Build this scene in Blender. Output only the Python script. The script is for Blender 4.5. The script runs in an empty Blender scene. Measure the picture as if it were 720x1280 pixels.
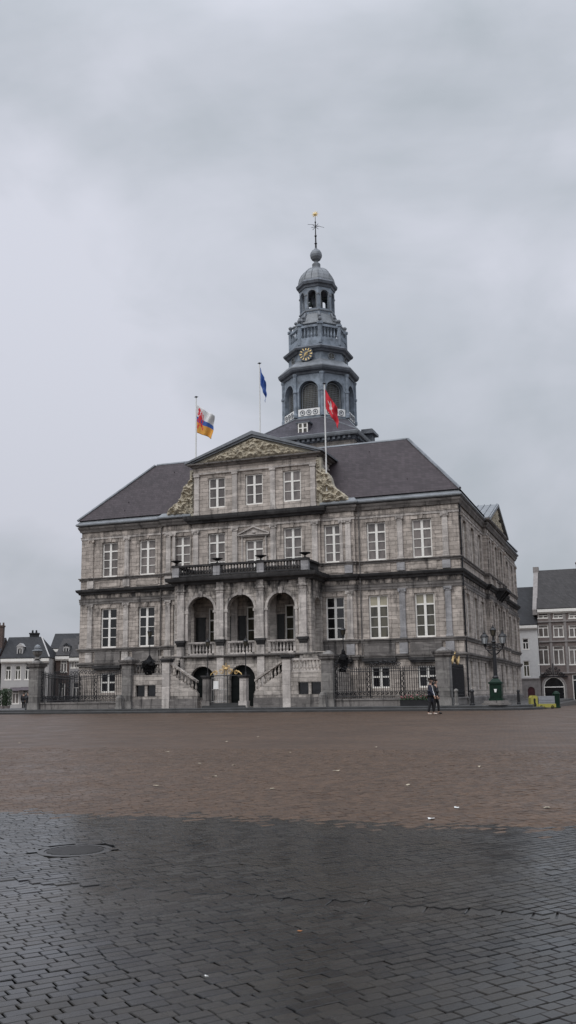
import bpy, math, random
from mathutils import Vector, Matrix, noise
random.seed(7)
S = bpy.context.scene
C = S.collection
R = math.radians

# ------------------------------------------------------------------ camera
cx, cy, cz = 42.189, -66.915, 1.20
PITCH, ROLL, YAW = 0.188869, 0.0150657, 0.3457193
rv = Vector((math.cos(YAW), math.sin(YAW), 0)); hv = Vector((-math.sin(YAW), math.cos(YAW), 0)); uz = Vector((0, 0, 1))
Fv = hv*math.cos(PITCH) + uz*math.sin(PITCH)
Uv = -hv*math.sin(PITCH) + uz*math.cos(PITCH)
Xc = rv*math.cos(ROLL) - Uv*math.sin(ROLL)
Yc = rv*math.sin(ROLL) + Uv*math.cos(ROLL)
cam = bpy.data.objects.new('camera', bpy.data.cameras.new('camera')); C.objects.link(cam)
cam.matrix_world = Matrix(((Xc.x, Yc.x, -Fv.x, cx), (Xc.y, Yc.y, -Fv.y, cy), (Xc.z, Yc.z, -Fv.z, cz), (0, 0, 0, 1)))
cam.data.sensor_fit = 'VERTICAL'; cam.data.sensor_height = 24.0; cam.data.sensor_width = 13.5
cam.data.lens = 24*1186.5/1280
cam.data.clip_start = 0.1; cam.data.clip_end = 6000
S.camera = cam

# ------------------------------------------------------------------ light
SUN_EL, SUN_AZ = R(48), R(200)      # azimuth measured clockwise from +y (north)
w = bpy.data.worlds.new('World'); S.world = w; w.use_nodes = True
nt = w.node_tree; nt.nodes.clear()
def wn(t, **k):
    n = nt.nodes.new(t)
    for a, b in k.items(): setattr(n, a, b)
    return n
out = wn('ShaderNodeOutputWorld'); add = wn('ShaderNodeAddShader')
bg1 = wn('ShaderNodeBackground'); bg2 = wn('ShaderNodeBackground')
sky = wn('ShaderNodeTexSky', sky_type='NISHITA', sun_disc=False)
sky.sun_elevation = SUN_EL; sky.sun_rotation = SUN_AZ; sky.air_density = 1.0; sky.dust_density = 4.0
hsv = wn('ShaderNodeHueSaturation'); hsv.inputs['Saturation'].default_value = 0.35
nt.links.new(sky.outputs[0], hsv.inputs['Color']); nt.links.new(hsv.outputs[0], bg1.inputs[0]); bg1.inputs[1].default_value = 0.05*0.35
tc = wn('ShaderNodeTexCoord'); mp = wn('ShaderNodeMapping'); mp.inputs['Scale'].default_value = (1.0, 1.0, 1.7); mp.inputs['Location'].default_value = (0.35, 0.2, 0.1)
n1 = wn('ShaderNodeTexNoise'); n1.inputs['Scale'].default_value = 1.7; n1.inputs['Detail'].default_value = 6; n1.inputs['Roughness'].default_value = 0.5; n1.inputs['Distortion'].default_value = 0.35
cr = wn('ShaderNodeValToRGB')
cr.color_ramp.elements[0].position = 0.38; cr.color_ramp.elements[0].color = (0.320, 0.360, 0.395, 1)
cr.color_ramp.elements[1].position = 0.60; cr.color_ramp.elements[1].color = (0.555, 0.570, 0.640, 1)
nt.links.new(tc.outputs['Generated'], mp.inputs[0]); nt.links.new(mp.outputs[0], n1.inputs[0]); n2 = wn('ShaderNodeTexNoise'); n2.inputs['Scale'].default_value = 5.5; n2.inputs['Detail'].default_value = 5; n2.inputs['Roughness'].default_value = 0.5; n2.inputs['Distortion'].default_value = 0.6
nt.links.new(mp.outputs[0], n2.inputs[0]); mxn = wn('ShaderNodeMix'); mxn.inputs[0].default_value = 0.20; nt.links.new(n1.outputs[0], mxn.inputs[2]); nt.links.new(n2.outputs[0], mxn.inputs[3]); nt.links.new(mxn.outputs[0], cr.inputs[0])
sx = wn('ShaderNodeSeparateXYZ'); nt.links.new(tc.outputs['Generated'], sx.inputs[0])
mr = wn('ShaderNodeMapRange', interpolation_type='SMOOTHSTEP'); mr.inputs[1].default_value = 0.58; mr.inputs[2].default_value = 1.0; mr.inputs[3].default_value = 0.90; mr.inputs[4].default_value = 3.6
mr2 = wn('ShaderNodeMapRange'); mr2.inputs[1].default_value = -0.1; mr2.inputs[2].default_value = 0.0; mr2.inputs[3].default_value = 0.1; mr2.inputs[4].default_value = 1.0
nt.links.new(sx.outputs[2], mr.inputs[0]); nt.links.new(sx.outputs[2], mr2.inputs[0])
mr3 = wn('ShaderNodeMapRange', interpolation_type='SMOOTHSTEP'); mr3.inputs[1].default_value = 0.02; mr3.inputs[2].default_value = 0.50; mr3.inputs[3].default_value = 0.84; mr3.inputs[4].default_value = 1.04
nt.links.new(sx.outputs[2], mr3.inputs[0]); mu0 = wn('ShaderNodeMath', operation='MULTIPLY'); nt.links.new(mr.outputs[0], mu0.inputs[0]); nt.links.new(mr3.outputs[0], mu0.inputs[1])
mu = wn('ShaderNodeMath', operation='MULTIPLY'); nt.links.new(mu0.outputs[0], mu.inputs[0]); nt.links.new(mr2.outputs[0], mu.inputs[1])
nt.links.new(cr.outputs[0], bg2.inputs[0]); nt.links.new(mu.outputs[0], bg2.inputs[1])
nt.links.new(bg1.outputs[0], add.inputs[0]); nt.links.new(bg2.outputs[0], add.inputs[1]); nt.links.new(add.outputs[0], out.inputs[0])
sl = bpy.data.lights.new('sun', 'SUN'); sl.energy = 0.8; sl.angle = R(30); sl.color = (1.0, 0.97, 0.93)
so = bpy.data.objects.new('sun', sl); C.objects.link(so); so.location = (60, -80, 90)
sd = Vector((math.sin(SUN_AZ)*math.cos(SUN_EL), math.cos(SUN_AZ)*math.cos(SUN_EL), math.sin(SUN_EL)))
so.rotation_euler = sd.to_track_quat('Z', 'Y').to_euler()
vs = S.view_settings; vs.view_transform = 'Standard'; vs.look = 'None'; vs.gamma = 1; vs.exposure = 0.25; vs.use_curve_mapping = False
S.render.engine = 'CYCLES'

# ------------------------------------------------------------------ materials
MATS = {}
class NB:
    def __init__(s, name):
        m = bpy.data.materials.new(name); m.use_nodes = True; s.m = m; s.t = m.node_tree; s.t.nodes.clear()
        s.o = s.n('ShaderNodeOutputMaterial'); s.b = s.n('ShaderNodeBsdfPrincipled'); s.l(s.b.outputs[0], s.o.inputs[0])
        s.tc = s.n('ShaderNodeTexCoord'); MATS[name] = m
    def n(s, t, **k):
        n = s.t.nodes.new(t)
        for a, b in k.items(): setattr(n, a, b)
        return n
    def l(s, a, b): s.t.links.new(a, b)
    def set(s, **k):
        for a, b in k.items():
            s.b.inputs[a.replace('_', ' ')].default_value = b
    def noise(s, vec, scale, detail=4, rough=0.6, stretch=None, loc=(0, 0, 0)):
        mp = s.n('ShaderNodeMapping'); mp.inputs['Scale'].default_value = stretch or (1, 1, 1); mp.inputs['Location'].default_value = loc
        s.l(vec, mp.inputs[0]); t = s.n('ShaderNodeTexNoise'); t.inputs['Scale'].default_value = scale; t.inputs['Detail'].default_value = detail; t.inputs['Roughness'].default_value = rough
        s.l(mp.outputs[0], t.inputs[0]); return t.outputs[0]
    def ramp(s, v, p0, p1, c0, c1):
        r = s.n('ShaderNodeValToRGB'); e = r.color_ramp.elements
        f = lambda c: tuple(c)+(1,) if hasattr(c, '__len__') else (c, c, c, 1)
        e[0].position = p0; e[0].color = f(c0); e[1].position = p1; e[1].color = f(c1); s.l(v, r.inputs[0]); return r.outputs[0]
    def mix(s, fac, a, b, mode='MIX'):
        m = s.n('ShaderNodeMix', data_type='RGBA', blend_type=mode)
        for i, v in ((0, fac), (6, a), (7, b)):
            if hasattr(v, 'is_output'): s.l(v, m.inputs[i])
            else: m.inputs[i].default_value = v if i == 0 else (tuple(v)+(1,) if hasattr(v, '__len__') else (v, v, v, 1))
        return m.outputs[2]
    def math(s, op, a, b=None, c=None):
        m = s.n('ShaderNodeMath', operation=op)
        for i, v in enumerate((a, b, c)):
            if v is None: continue
            if hasattr(v, 'is_output'): s.l(v, m.inputs[i])
            else: m.inputs[i].default_value = v
        return m.outputs[0]
    def bump(s, h, strength, dist):
        b = s.n('ShaderNodeBump'); b.inputs['Strength'].default_value = strength; b.inputs['Distance'].default_value = dist
        s.l(h, b.inputs['Height']); s.l(b.outputs[0], s.b.inputs['Normal']); return b

def plain(name, col, rough=0.6, var=0.25, metal=0.0, spec=0.5, scale=3.0, bump=0.0):
    q = NB(name); q.set(Roughness=rough, Metallic=metal, Specular_IOR_Level=spec)
    v = q.noise(q.tc.outputs['Object'], scale, 5, 0.65)
    q.l(q.ramp(v, 0.3, 0.72, [c*(1-var) for c in col], [min(1, c*(1+var)) for c in col]), q.b.inputs['Base Color'])
    if bump: q.bump(q.noise(q.tc.outputs['Object'], scale*6, 4, 0.7), 0.6, bump)
    return q.m

def wallvec(q):
    s = q.n('ShaderNodeSeparateXYZ'); q.l(q.tc.outputs['Object'], s.inputs[0])
    c = q.n('ShaderNodeCombineXYZ'); q.l(q.math('ADD', s.outputs[0], s.outputs[1]), c.inputs[0]); q.l(s.outputs[2], c.inputs[1])
    return c.outputs[0], s.outputs[2]

def stone(name, c1, c2, crust, bw=0.85, bh=0.30, mort=0.012, stain=0.5, bands=(), bump=0.02, rough=0.85):
    """coursed masonry with per-block tone, rain streaks and black weathering crust"""
    q = NB(name); q.set(Roughness=rough, Specular_IOR_Level=0.25)
    uv, z = wallvec(q); obj = q.tc.outputs['Object']
    br = q.n('ShaderNodeTexBrick'); br.inputs['Scale'].default_value = 1; br.inputs['Mortar Size'].default_value = mort
    br.inputs['Brick Width'].default_value = bw; br.inputs['Row Height'].default_value = bh; br.inputs['Bias'].default_value = 0.0; br.offset_frequency = 2
    br.inputs['Color1'].default_value = tuple(c1)+(1,); br.inputs['Color2'].default_value = tuple(c2)+(1,)
    br.inputs['Mortar'].default_value = tuple(c*0.62 for c in c2)+(1,); br.inputs['Mortar Smooth'].default_value = 0.3
    q.l(uv, br.inputs[0])
    col = br.outputs[0]
    col = q.mix(0.55, col, q.ramp(q.noise(obj, 1.3, 6, 0.7), 0.3, 0.7, 0.30, 0.95), 'OVERLAY')
    fine = q.ramp(q.noise(obj, 14, 6, 0.75), 0.25, 0.8, 0.62, 1.15)
    col = q.mix(0.8, col, fine, 'MULTIPLY')
    # pale repair blocks
    pale = q.ramp(q.noise(uv, 1.0, 1, 0.5, (0.9, 3.2, 1)), 0.60, 0.64, 0.0, 0.45)
    col = q.mix(pale, col, [c*1.45 for c in c1])
    # vertical rain streaks
    st = q.ramp(q.noise(obj, 1.0, 5, 0.62, (2.6, 2.6, 0.28)), 0.54, 0.68, 0.0, stain)
    col = q.mix(st, col, crust)
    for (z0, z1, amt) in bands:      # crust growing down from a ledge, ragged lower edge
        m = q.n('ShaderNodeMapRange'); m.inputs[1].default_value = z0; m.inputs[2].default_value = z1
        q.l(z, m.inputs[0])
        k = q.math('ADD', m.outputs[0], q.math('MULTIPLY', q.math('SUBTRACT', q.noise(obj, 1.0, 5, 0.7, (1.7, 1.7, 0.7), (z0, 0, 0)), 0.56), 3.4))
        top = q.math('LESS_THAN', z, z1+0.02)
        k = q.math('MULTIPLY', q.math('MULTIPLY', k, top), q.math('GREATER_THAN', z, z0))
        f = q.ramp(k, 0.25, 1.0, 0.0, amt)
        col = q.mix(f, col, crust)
    q.l(col, q.b.inputs['Base Color'])
    h = q.math('ADD', q.math('MULTIPLY', q.math('SUBTRACT', 1.0, br.outputs['Fac']), 1.0), q.math('MULTIPLY', q.noise(obj, 9, 6, 0.75), 0.7))
    q.bump(h, 0.9, bump)
    return q.m

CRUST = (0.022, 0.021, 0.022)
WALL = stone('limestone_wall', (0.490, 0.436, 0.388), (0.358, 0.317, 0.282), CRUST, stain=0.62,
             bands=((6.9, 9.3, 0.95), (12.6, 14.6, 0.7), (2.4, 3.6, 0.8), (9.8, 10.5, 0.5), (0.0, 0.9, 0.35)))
LOGG = stone('weathered_loggia_stone', (0.46, 0.42, 0.38), (0.33, 0.30, 0.272), CRUST, bw=0.7, bh=0.28, stain=0.65,
             bands=((6.2, 9.3, 1.0), (2.7, 4.0, 0.9), (0.2, 1.1, 0.6)))
PALE = stone('dressed_stone', (0.52, 0.48, 0.445), (0.40, 0.37, 0.345), CRUST, bw=3.0, bh=0.9, mort=0.006, stain=0.5,
             bands=((6.6, 9.3, 0.95), (12.6, 14.8, 0.6), (3.9, 4.9, .6)), bump=0.012)
BLUE = stone('blue_limestone', (0.33, 0.325, 0.33), (0.28, 0.275, 0.28), CRUST, bw=3.1, bh=1.0, mort=0.005, stain=0.3, bump=0.01)
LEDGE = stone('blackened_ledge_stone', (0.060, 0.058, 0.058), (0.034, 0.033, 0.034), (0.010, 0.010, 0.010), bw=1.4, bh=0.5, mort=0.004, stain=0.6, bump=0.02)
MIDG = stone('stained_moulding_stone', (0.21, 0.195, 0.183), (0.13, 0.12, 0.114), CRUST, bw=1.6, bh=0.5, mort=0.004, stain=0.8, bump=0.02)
CARVE = plain('ochre_carved_stone', (0.40, 0.355, 0.27), 0.9, 0.4, scale=5, bump=0.03)
CARVEP = plain('plain_ochre_stone', (0.40, 0.37, 0.30), 0.9, 0.25, scale=2, bump=0.01)
WHITE = plain('cream_window_paint', (0.86, 0.84, 0.79), 0.45, 0.08, scale=4)
LEAD = plain('weathered_lead', (0.17, 0.183, 0.20), 0.55, 0.35, metal=0.2, scale=1.3, bump=0.01)
LEADL = plain('pale_zinc', (0.20, 0.215, 0.23), 0.6, 0.25, metal=0.1, scale=1.5, bump=0.005)
TSTONE = plain('tower_grey_paint', (0.215, 0.252, 0.295), 0.7, 0.5, scale=1.6, bump=0.01)
TDARK = plain('tower_cornice_dark', (0.105, 0.118, 0.138), 0.6, 0.45, scale=1.5, bump=0.01)
TWHITE = plain('tower_white_panel', (0.80, 0.80, 0.78), 0.6, 0.15)
GOLDC = plain('bright_gilding', (0.90, 0.68, 0.30), 0.4, 0.1, metal=0.1, scale=8)
GOLD = plain('gilding', (0.62, 0.44, 0.20), 0.45, 0.25, metal=0.5, scale=8)
IRON = plain('black_wrought_iron', (0.018, 0.018, 0.020), 0.45, 0.3, metal=0.3)
GREEN = plain('dark_green_paint', (0.005, 0.022, 0.013), 0.5, 0.3, spec=.2)
POLE = plain('white_pole_paint', (0.72, 0.72, 0.70), 0.4, 0.05)
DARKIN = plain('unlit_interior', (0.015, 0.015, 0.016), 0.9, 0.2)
BELL = plain('bell_bronze', (0.10, 0.12, 0.11), 0.5, 0.3, metal=0.6)

def glass(name, col, rough=0.06, var=0.3):
    q = NB(name); q.set(Roughness=rough, Specular_IOR_Level=0.6)
    oi = q.n('ShaderNodeObjectInfo'); va = q.n('ShaderNodeVectorMath', operation='ADD'); q.l(q.tc.outputs['Object'], va.inputs[0]); q.l(oi.outputs['Random'], va.inputs[1])
    cm = q.n('ShaderNodeCombineXYZ'); 
    for i_ in range(3): q.l(q.math('MULTIPLY', oi.outputs['Random'], 17.0+i_*9), cm.inputs[i_])
    q.l(cm.outputs[0], va.inputs[1])
    v = q.noise(va.outputs[0], 1.3, 4, 0.6, (1.6, 1, 0.6))
    c_ = q.ramp(v, 0.35, 0.65, [c*(1-var*1.4) for c in col], [c*(1+var*1.3) for c in col])
    c_ = q.mix(1.0, c_, q.ramp(oi.outputs['Random'], 0.0, 1.0, 0.72, 1.25), 'MULTIPLY')
    q.l(c_, q.b.inputs['Base Color'])
    q.bump(q.noise(q.tc.outputs['Object'], 1.2, 2, 0.5), 0.25, 0.01)
    return q.m
GDARK = glass('dark_window_glass', (0.012, 0.012, 0.014))
GNET = glass('net_curtained_glass', (0.36, 0.36, 0.38), 0.12, 0.15)
GCURT = glass('curtained_window_glass', (0.165, 0.145, 0.135), 0.10, 0.25)
GDIM = glass('dim_window_glass', (0.065, 0.060, 0.043), 0.08, 0.4)
GREFL = glass('glass_with_cream_reflection', (0.36, 0.33, 0.24), 0.12, 0.12)
GLAMP = glass('milky_lantern_glass', (0.32, 0.34, 0.35), 0.15)

def slate(name, col, rowh=0.22, wid=0.30, var=0.18):
    q = NB(name); q.set(Roughness=0.68, Specular_IOR_Level=0.25)
    uv, z = wallvec(q)
    br = q.n('ShaderNodeTexBrick'); br.inputs['Scale'].default_value = 1; br.inputs['Mortar Size'].default_value = 0.008
    br.inputs['Brick Width'].default_value = wid; br.inputs['Row Height'].default_value = rowh
    br.inputs['Color1'].default_value = tuple(c*(1+var) for c in col)+(1,); br.inputs['Color2'].default_value = tuple(c*(1-var) for c in col)+(1,); br.inputs['Mortar'].default_value = tuple(c*0.5 for c in col)+(1,)
    q.l(uv, br.inputs[0])
    c = q.mix(0.6, br.outputs[0], q.ramp(q.noise(q.tc.outputs['Object'], 0.6, 6, 0.7), 0.3, 0.7, 0.72, 1.2), 'MULTIPLY')
    q.l(c, q.b.inputs['Base Color']); q.bump(q.math('SUBTRACT', 1.0, br.outputs['Fac']), 0.5, 0.012)
    return q.m
SLATE = slate('purple_slate', (0.056, 0.045, 0.049))
SLATED = slate('dark_tile_roof', (0.030, 0.031, 0.034), 0.3, 0.3)
SLATEB = slate('brown_grey_tile_roof', (0.048, 0.045, 0.045), 0.3, 0.25)
TSLATE = slate('tower_skirt_slate', (0.066, 0.062, 0.074))

def brickwork(name, c1, c2, mortar):
    q = NB(name); q.set(Roughness=0.85)
    uv, z = wallvec(q)
    br = q.n('ShaderNodeTexBrick'); br.inputs['Scale'].default_value = 1; br.inputs['Mortar Size'].default_value = 0.012
    br.inputs['Brick Width'].default_value = 0.24; br.inputs['Row Height'].default_value = 0.08
    br.inputs['Color1'].default_value = tuple(c1)+(1,); br.inputs['Color2'].default_value = tuple(c2)+(1,); br.inputs['Mortar'].default_value = tuple(mortar)+(1,)
    q.l(uv, br.inputs[0]); c = q.mix(0.7, br.outputs[0], q.ramp(q.noise(q.tc.outputs['Object'], 1.2, 6, 0.7), 0.3, 0.7, 0.65, 1.2), 'MULTIPLY')
    q.l(c, q.b.inputs['Base Color']); return q.m
BROWNB = brickwork('brown_brick', (0.20, 0.150, 0.135), (0.14, 0.105, 0.095), (0.22, 0.2, 0.19))
REDB = brickwork('red_brick', (0.085, 0.045, 0.037), (0.065, 0.036, 0.030), (0.2, 0.17, 0.15))
RENDW = plain('white_render', (0.45, 0.44, 0.43), 0.8, 0.10, scale=1.0)
RENDG = plain('pale_grey_render', (0.33, 0.32, 0.32), 0.8, 0.12, scale=1.0)
HSTONE = plain('house_stone_trim', (0.27, 0.25, 0.24), 0.8, 0.2)

# ------------------------------------------------------------------ mesh builder
class MB:
    def __init__(s): s.v = []; s.f = []; s.mi = []; s.M = Matrix.Identity(4); s.cur = 0
    def add(s, vs, fs):
        b = len(s.v); s.v += [tuple(s.M @ Vector(p)) for p in vs]; s.f += [tuple(b+i for i in f) for f in fs]; s.mi += [s.cur]*len(fs)
    def box(s, x0, x1, y0, y1, z0, z1):
        s.hexa([(x0, y0, z0), (x1, y0, z0), (x1, y1, z0), (x0, y1, z0), (x0, y0, z1), (x1, y0, z1), (x1, y1, z1), (x0, y1, z1)])
    def hexa(s, p): s.add(p, [(0, 3, 2, 1), (4, 5, 6, 7), (0, 1, 5, 4), (1, 2, 6, 5), (2, 3, 7, 6), (3, 0, 4, 7)])
    def beam(s, a, b, w, h):          # box along a->b, width w (horizontal), height h (vertical, centred)
        a, b = Vector(a), Vector(b); d = (b-a); n = Vector((-d.y, d.x, 0)); n = n.normalized()*(w/2) if n.length > 1e-6 else Vector((w/2, 0, 0)); u = Vector((0, 0, h/2))
        s.hexa([a-n-u, b-n-u, b+n-u, a+n-u, a-n+u, b-n+u, b+n+u, a+n+u])
    def tube(s, pts, r, n=6, rr=None):
        pts = [Vector(p) for p in pts]; rings = []
        for i, p in enumerate(pts):
            d = (pts[min(i+1, len(pts)-1)]-pts[max(i-1, 0)]).normalized()
            a = d.cross(Vector((0, 0, 1))) if abs(d.z) < 0.95 else d.cross(Vector((0, 1, 0))); a.normalize(); b = d.cross(a)
            q = (rr[i] if rr else r); rings.append([p+(a*math.cos(2*math.pi*k/n)+b*math.sin(2*math.pi*k/n))*q for k in range(n)])
        vs = [p for g in rings for p in g]; fs = []
        for i in range(len(pts)-1):
            for k in range(n): fs.append((i*n+k, i*n+(k+1) % n, (i+1)*n+(k+1) % n, (i+1)*n+k))
        fs.append(tuple(range(n))[::-1]); fs.append(tuple((len(pts)-1)*n+k for k in range(n))); s.add(vs, fs)
    def lathe(s, prof, x=0, y=0, n=12, a0=0.0, z=0.0):
        vs = []; fs = []
        for (r, h) in prof: vs += [(x+max(r, 1e-4)*math.cos(a0+2*math.pi*k/n), y+max(r, 1e-4)*math.sin(a0+2*math.pi*k/n), z+h) for k in range(n)]
        for i in range(len(prof)-1):
            for k in range(n): fs.append((i*n+k, i*n+(k+1) % n, (i+1)*n+(k+1) % n, (i+1)*n+k))
        fs.append(tuple(range(n))[::-1]); fs.append(tuple((len(prof)-1)*n+k for k in range(n))); s.add(vs, fs)
    def mold(s, path, prof, closed=False):
        P = [Vector((p[0], p[1])) for p in path]; m = len(P); offs = []
        for i in range(m):
            d0 = (P[i]-P[i-1]).normalized() if (i > 0 or closed) else None; d1 = (P[(i+1) % m]-P[i]).normalized() if (i < m-1 or closed) else None
            d0 = d0 or d1; d1 = d1 or d0; a = Vector((d0.y, -d0.x)); b = Vector((d1.y, -d1.x)); offs.append((a+b)/(1+a.dot(b)))
        k = len(prof); vs = [(P[i].x+offs[i].x*o, P[i].y+offs[i].y*o, z) for i in range(m) for (o, z) in prof]; fs = []
        for i in range(m if closed else m-1):
            j = (i+1) % m
            for q in range(k-1): fs.append((i*k+q, j*k+q, j*k+q+1, i*k+q+1))
        if not closed: fs.append(tuple(range(k))[::-1]); fs.append(tuple((m-1)*k+q for q in range(k)))
        s.add(vs, fs)
    def prism(s, poly, y0, y1):       # polygon in x,z extruded along y
        n = len(poly); vs = [(x, y0, z) for x, z in poly]+[(x, y1, z) for x, z in poly]
        s.add(vs, [tuple(range(n)), tuple(range(n, 2*n))[::-1]]+[(i, n+i, n+(i+1) % n, (i+1) % n) for i in range(n)])
    def arcwall(s, x0, x1, z0, z1, y0, y1, arches, n=14):   # arches: (cx, r, zbottom, zspring); solid pieces round true openings
        x = x0
        for (c, r, zb, zs) in sorted(arches):
            if c-r > x+1e-6: s.box(x, c-r, y0, y1, z0, z1)
            if zb > z0+1e-6: s.box(c-r, c+r, y0, y1, z0, zb)
            for i in range(n):
                a, b = math.pi*(1-i/n), math.pi*(1-(i+1)/n); xa, xb = c+r*math.cos(a), c+r*math.cos(b); za, zb2 = zs+r*math.sin(a), zs+r*math.sin(b)
                s.hexa([(xa, y0, za), (xb, y0, zb2), (xb, y1, zb2), (xa, y1, za), (xa, y0, z1), (xb, y0, z1), (xb, y1, z1), (xa, y1, z1)])
            x = c+r
        if x < x1-1e-6: s.box(x, x1, y0, y1, z0, z1)
    def arcband(s, c, r0, r1, zb, zs, y0, y1, n=14):   # archivolt / arched frame ring with straight legs
        if zb < zs: s.box(c-r1, c-r0, y0, y1, zb, zs); s.box(c+r0, c+r1, y0, y1, zb, zs)
        for i in range(n):
            a, b = math.pi*(1-i/n), math.pi*(1-(i+1)/n); g = lambda r, t, y: (c+r*math.cos(t), y, zs+r*math.sin(t))
            s.hexa([g(r0, a, y0), g(r0, b, y0), g(r0, b, y1), g(r0, a, y1), g(r1, a, y0), g(r1, b, y0), g(r1, b, y1), g(r1, a, y1)])
    def arcpane(s, c, r, zb, zs, y, n=14):
        s.add([(c-r, y, zb), (c+r, y, zb)]+[(c+r*math.cos(math.pi*i/n), y, zs+r*math.sin(math.pi*i/n)) for i in range(n+1)], [tuple(range(n+3))])
    def wall(s, u0, u1, z0, z1, holes, depth):   # wall in x,z at y=0 facing -y, reveals going +y
        us = sorted({u0, u1}|{h[0] for h in holes}|{h[1] for h in holes}); zs = sorted({z0, z1}|{h[2] for h in holes}|{h[3] for h in holes})
        us = [u for u in us if u0 <= u <= u1]; zs = [z for z in zs if z0 <= z <= z1]
        for i in range(len(us)-1):
            for j in range(len(zs)-1):
                a, b, c, d = us[i], us[i+1], zs[j], zs[j+1]; m, k = (a+b)/2, (c+d)/2
                if any(h[0] < m < h[1] and h[2] < k < h[3] for h in holes): continue
                s.add([(a, 0, c), (b, 0, c), (b, 0, d), (a, 0, d)], [(0, 1, 2, 3)])
        for (a, b, c, d) in holes:
            s.add([(a, 0, c), (b, 0, c), (b, 0, d), (a, 0, d), (a, depth, c), (b, depth, c), (b, depth, d), (a, depth, d)], [(0, 4, 5, 1), (1, 5, 6, 2), (2, 6, 7, 3), (3, 7, 4, 0)])
    def build(s, name, mat, parent=None, smooth=False, label=None, loc=None, recalc=True):
        me = bpy.data.meshes.new(name); me.from_pydata(s.v, [], s.f)
        mats = mat if isinstance(mat, (list, tuple)) else [mat]
        for m in mats: me.materials.append(m)
        for p, k in zip(me.polygons, s.mi): p.material_index = k
        if recalc:
            import bmesh
            bm = bmesh.new(); bm.from_mesh(me); bmesh.ops.recalc_face_normals(bm, faces=bm.faces); bm.to_mesh(me); bm.free()
        if smooth: me.polygons.foreach_set('use_smooth', [True]*len(me.polygons))
        o = bpy.data.objects.new(name, me); C.objects.link(o)
        if parent: o.parent = parent
        if label: o['label'] = label
        if loc: o.location = loc
        return o

def empty(name, label, cat, loc=(0, 0, 0), rz=0.0, group=None):
    o = bpy.data.objects.new(name, None); C.objects.link(o); o.location = loc; o.rotation_euler = (0, 0, rz); o.empty_display_size = 0.2
    return tag(o, label, cat, group)
def tag(o, label, cat, group=None):
    o['label'] = label; o['category'] = cat
    if group: o['group'] = group
    return o
def struct(o): o['kind'] = 'structure'; return o
def copy_obj(o, parent, loc=None, rz=None):
    c = o.copy(); C.objects.link(c); c.parent = parent
    if loc is not None: c.location = loc
    if rz is not None: c.rotation_euler = (0, 0, rz)
    for ch in list(o.children):
        d = ch.copy(); C.objects.link(d); d.parent = c
    return c
def copy_tree(o, loc, rz=None, label=None):
    c = o.copy(); C.objects.link(c); c.location = loc
    if rz is not None: c.rotation_euler = (0, 0, rz)
    if label: c['label'] = label
    for ch in list(o.children):
        d = ch.copy(); C.objects.link(d); d.parent = c
        for g in list(ch.children):
            e = g.copy(); C.objects.link(e); e.parent = d
    return c

# ------------------------------------------------------------------ ground
def gz(x, y):
    if y < -60: return -0.30
    if y < -22: return -0.30*(1-(y+60)/38)
    if y < 2: return 0.0
    return -0.36*min(1.0, (y-2)/38)
def sheet(name, xs, ys, dz, mat):
    m = MB(); vs = [(x, y, gz(x, y)+dz) for y in ys for x in xs]; n = len(xs)
    m.add(vs, [(j*n+i, j*n+i+1, (j+1)*n+i+1, (j+1)*n+i) for j in range(len(ys)-1) for i in range(n-1)])
    return struct(m.build(name, mat, recalc=False))

def setts(name, w, h, ang, c1, c2, mortar, rough0, rough1, bstr, bdist, wet=1.0, tint=None):
    q = NB(name); q.set(Specular_IOR_Level=0.28)
    obj = q.tc.outputs['Object']
    mp = q.n('ShaderNodeMapping'); mp.inputs['Rotation'].default_value = (0, 0, -ang); q.l(obj, mp.inputs[0])
    # wobble the joints so courses are not ruler straight
    ns = q.n('ShaderNodeTexNoise'); ns.inputs['Scale'].default_value = 2.3; ns.inputs['Detail'].default_value = 3; q.l(obj, ns.inputs[0])
    va = q.n('ShaderNodeVectorMath', operation='MULTIPLY_ADD'); q.l(ns.outputs['Color'], va.inputs[0]); va.inputs[1].default_value = (0.06, 0.06, 0); q.l(mp.outputs[0], va.inputs[2])
    br = q.n('ShaderNodeTexBrick'); br.inputs['Scale'].default_value = 1; br.inputs['Mortar Size'].default_value = h*0.10; br.inputs['Mortar Smooth'].default_value = 0.4
    br.inputs['Brick Width'].default_value = w; br.inputs['Row Height'].default_value = h
    br.inputs['Color1'].default_value = tuple(c1)+(1,); br.inputs['Color2'].default_value = tuple(c2)+(1,); br.inputs['Mortar'].default_value = tuple(mortar)+(1,)
    q.l(va.outputs[0], br.inputs[0])
    big = q.noise(obj, 0.35, 5, 0.6)
    c = q.mix(0.75, br.outputs[0], q.ramp(big, 0.3, 0.7, 0.72, 1.25), 'MULTIPLY')
    c = q.mix(0.6, c, q.ramp(q.noise(obj, 25, 4, 0.7), 0.3, 0.7, 0.65, 1.25), 'MULTIPLY')
    q.l(c, q.b.inputs['Base Color'])
    q.l(q.ramp(q.noise(obj, 0.8, 5, 0.65), 0.35, 0.68, rough0, rough1), q.b.inputs['Roughness'])
    q.bump(q.math('ADD', q.math('SUBTRACT', 1.0, br.outputs['Fac']), q.math('MULTIPLY', q.noise(obj, 18, 4, 0.7), 0.6)), bstr, bdist)
    return q.m
BROWN = setts('brown_clinker_setts', 0.19, 0.095, R(52), (0.096, 0.057, 0.034), (0.062, 0.037, 0.023), (0.030, 0.023, 0.019), 0.42, 0.60, 0.6, 0.008)
PLATM = setts('grey_forecourt_setts', 0.30, 0.15, 0, (0.09, 0.085, 0.08), (0.06, 0.057, 0.055), (0.03, 0.03, 0.03), 0.35, 0.6, 0.6, 0.01)
def frange(a, b, s):
    r = []; x = a
    while x < b-1e-6: r.append(x); x += s
    return r+[b]
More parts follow.
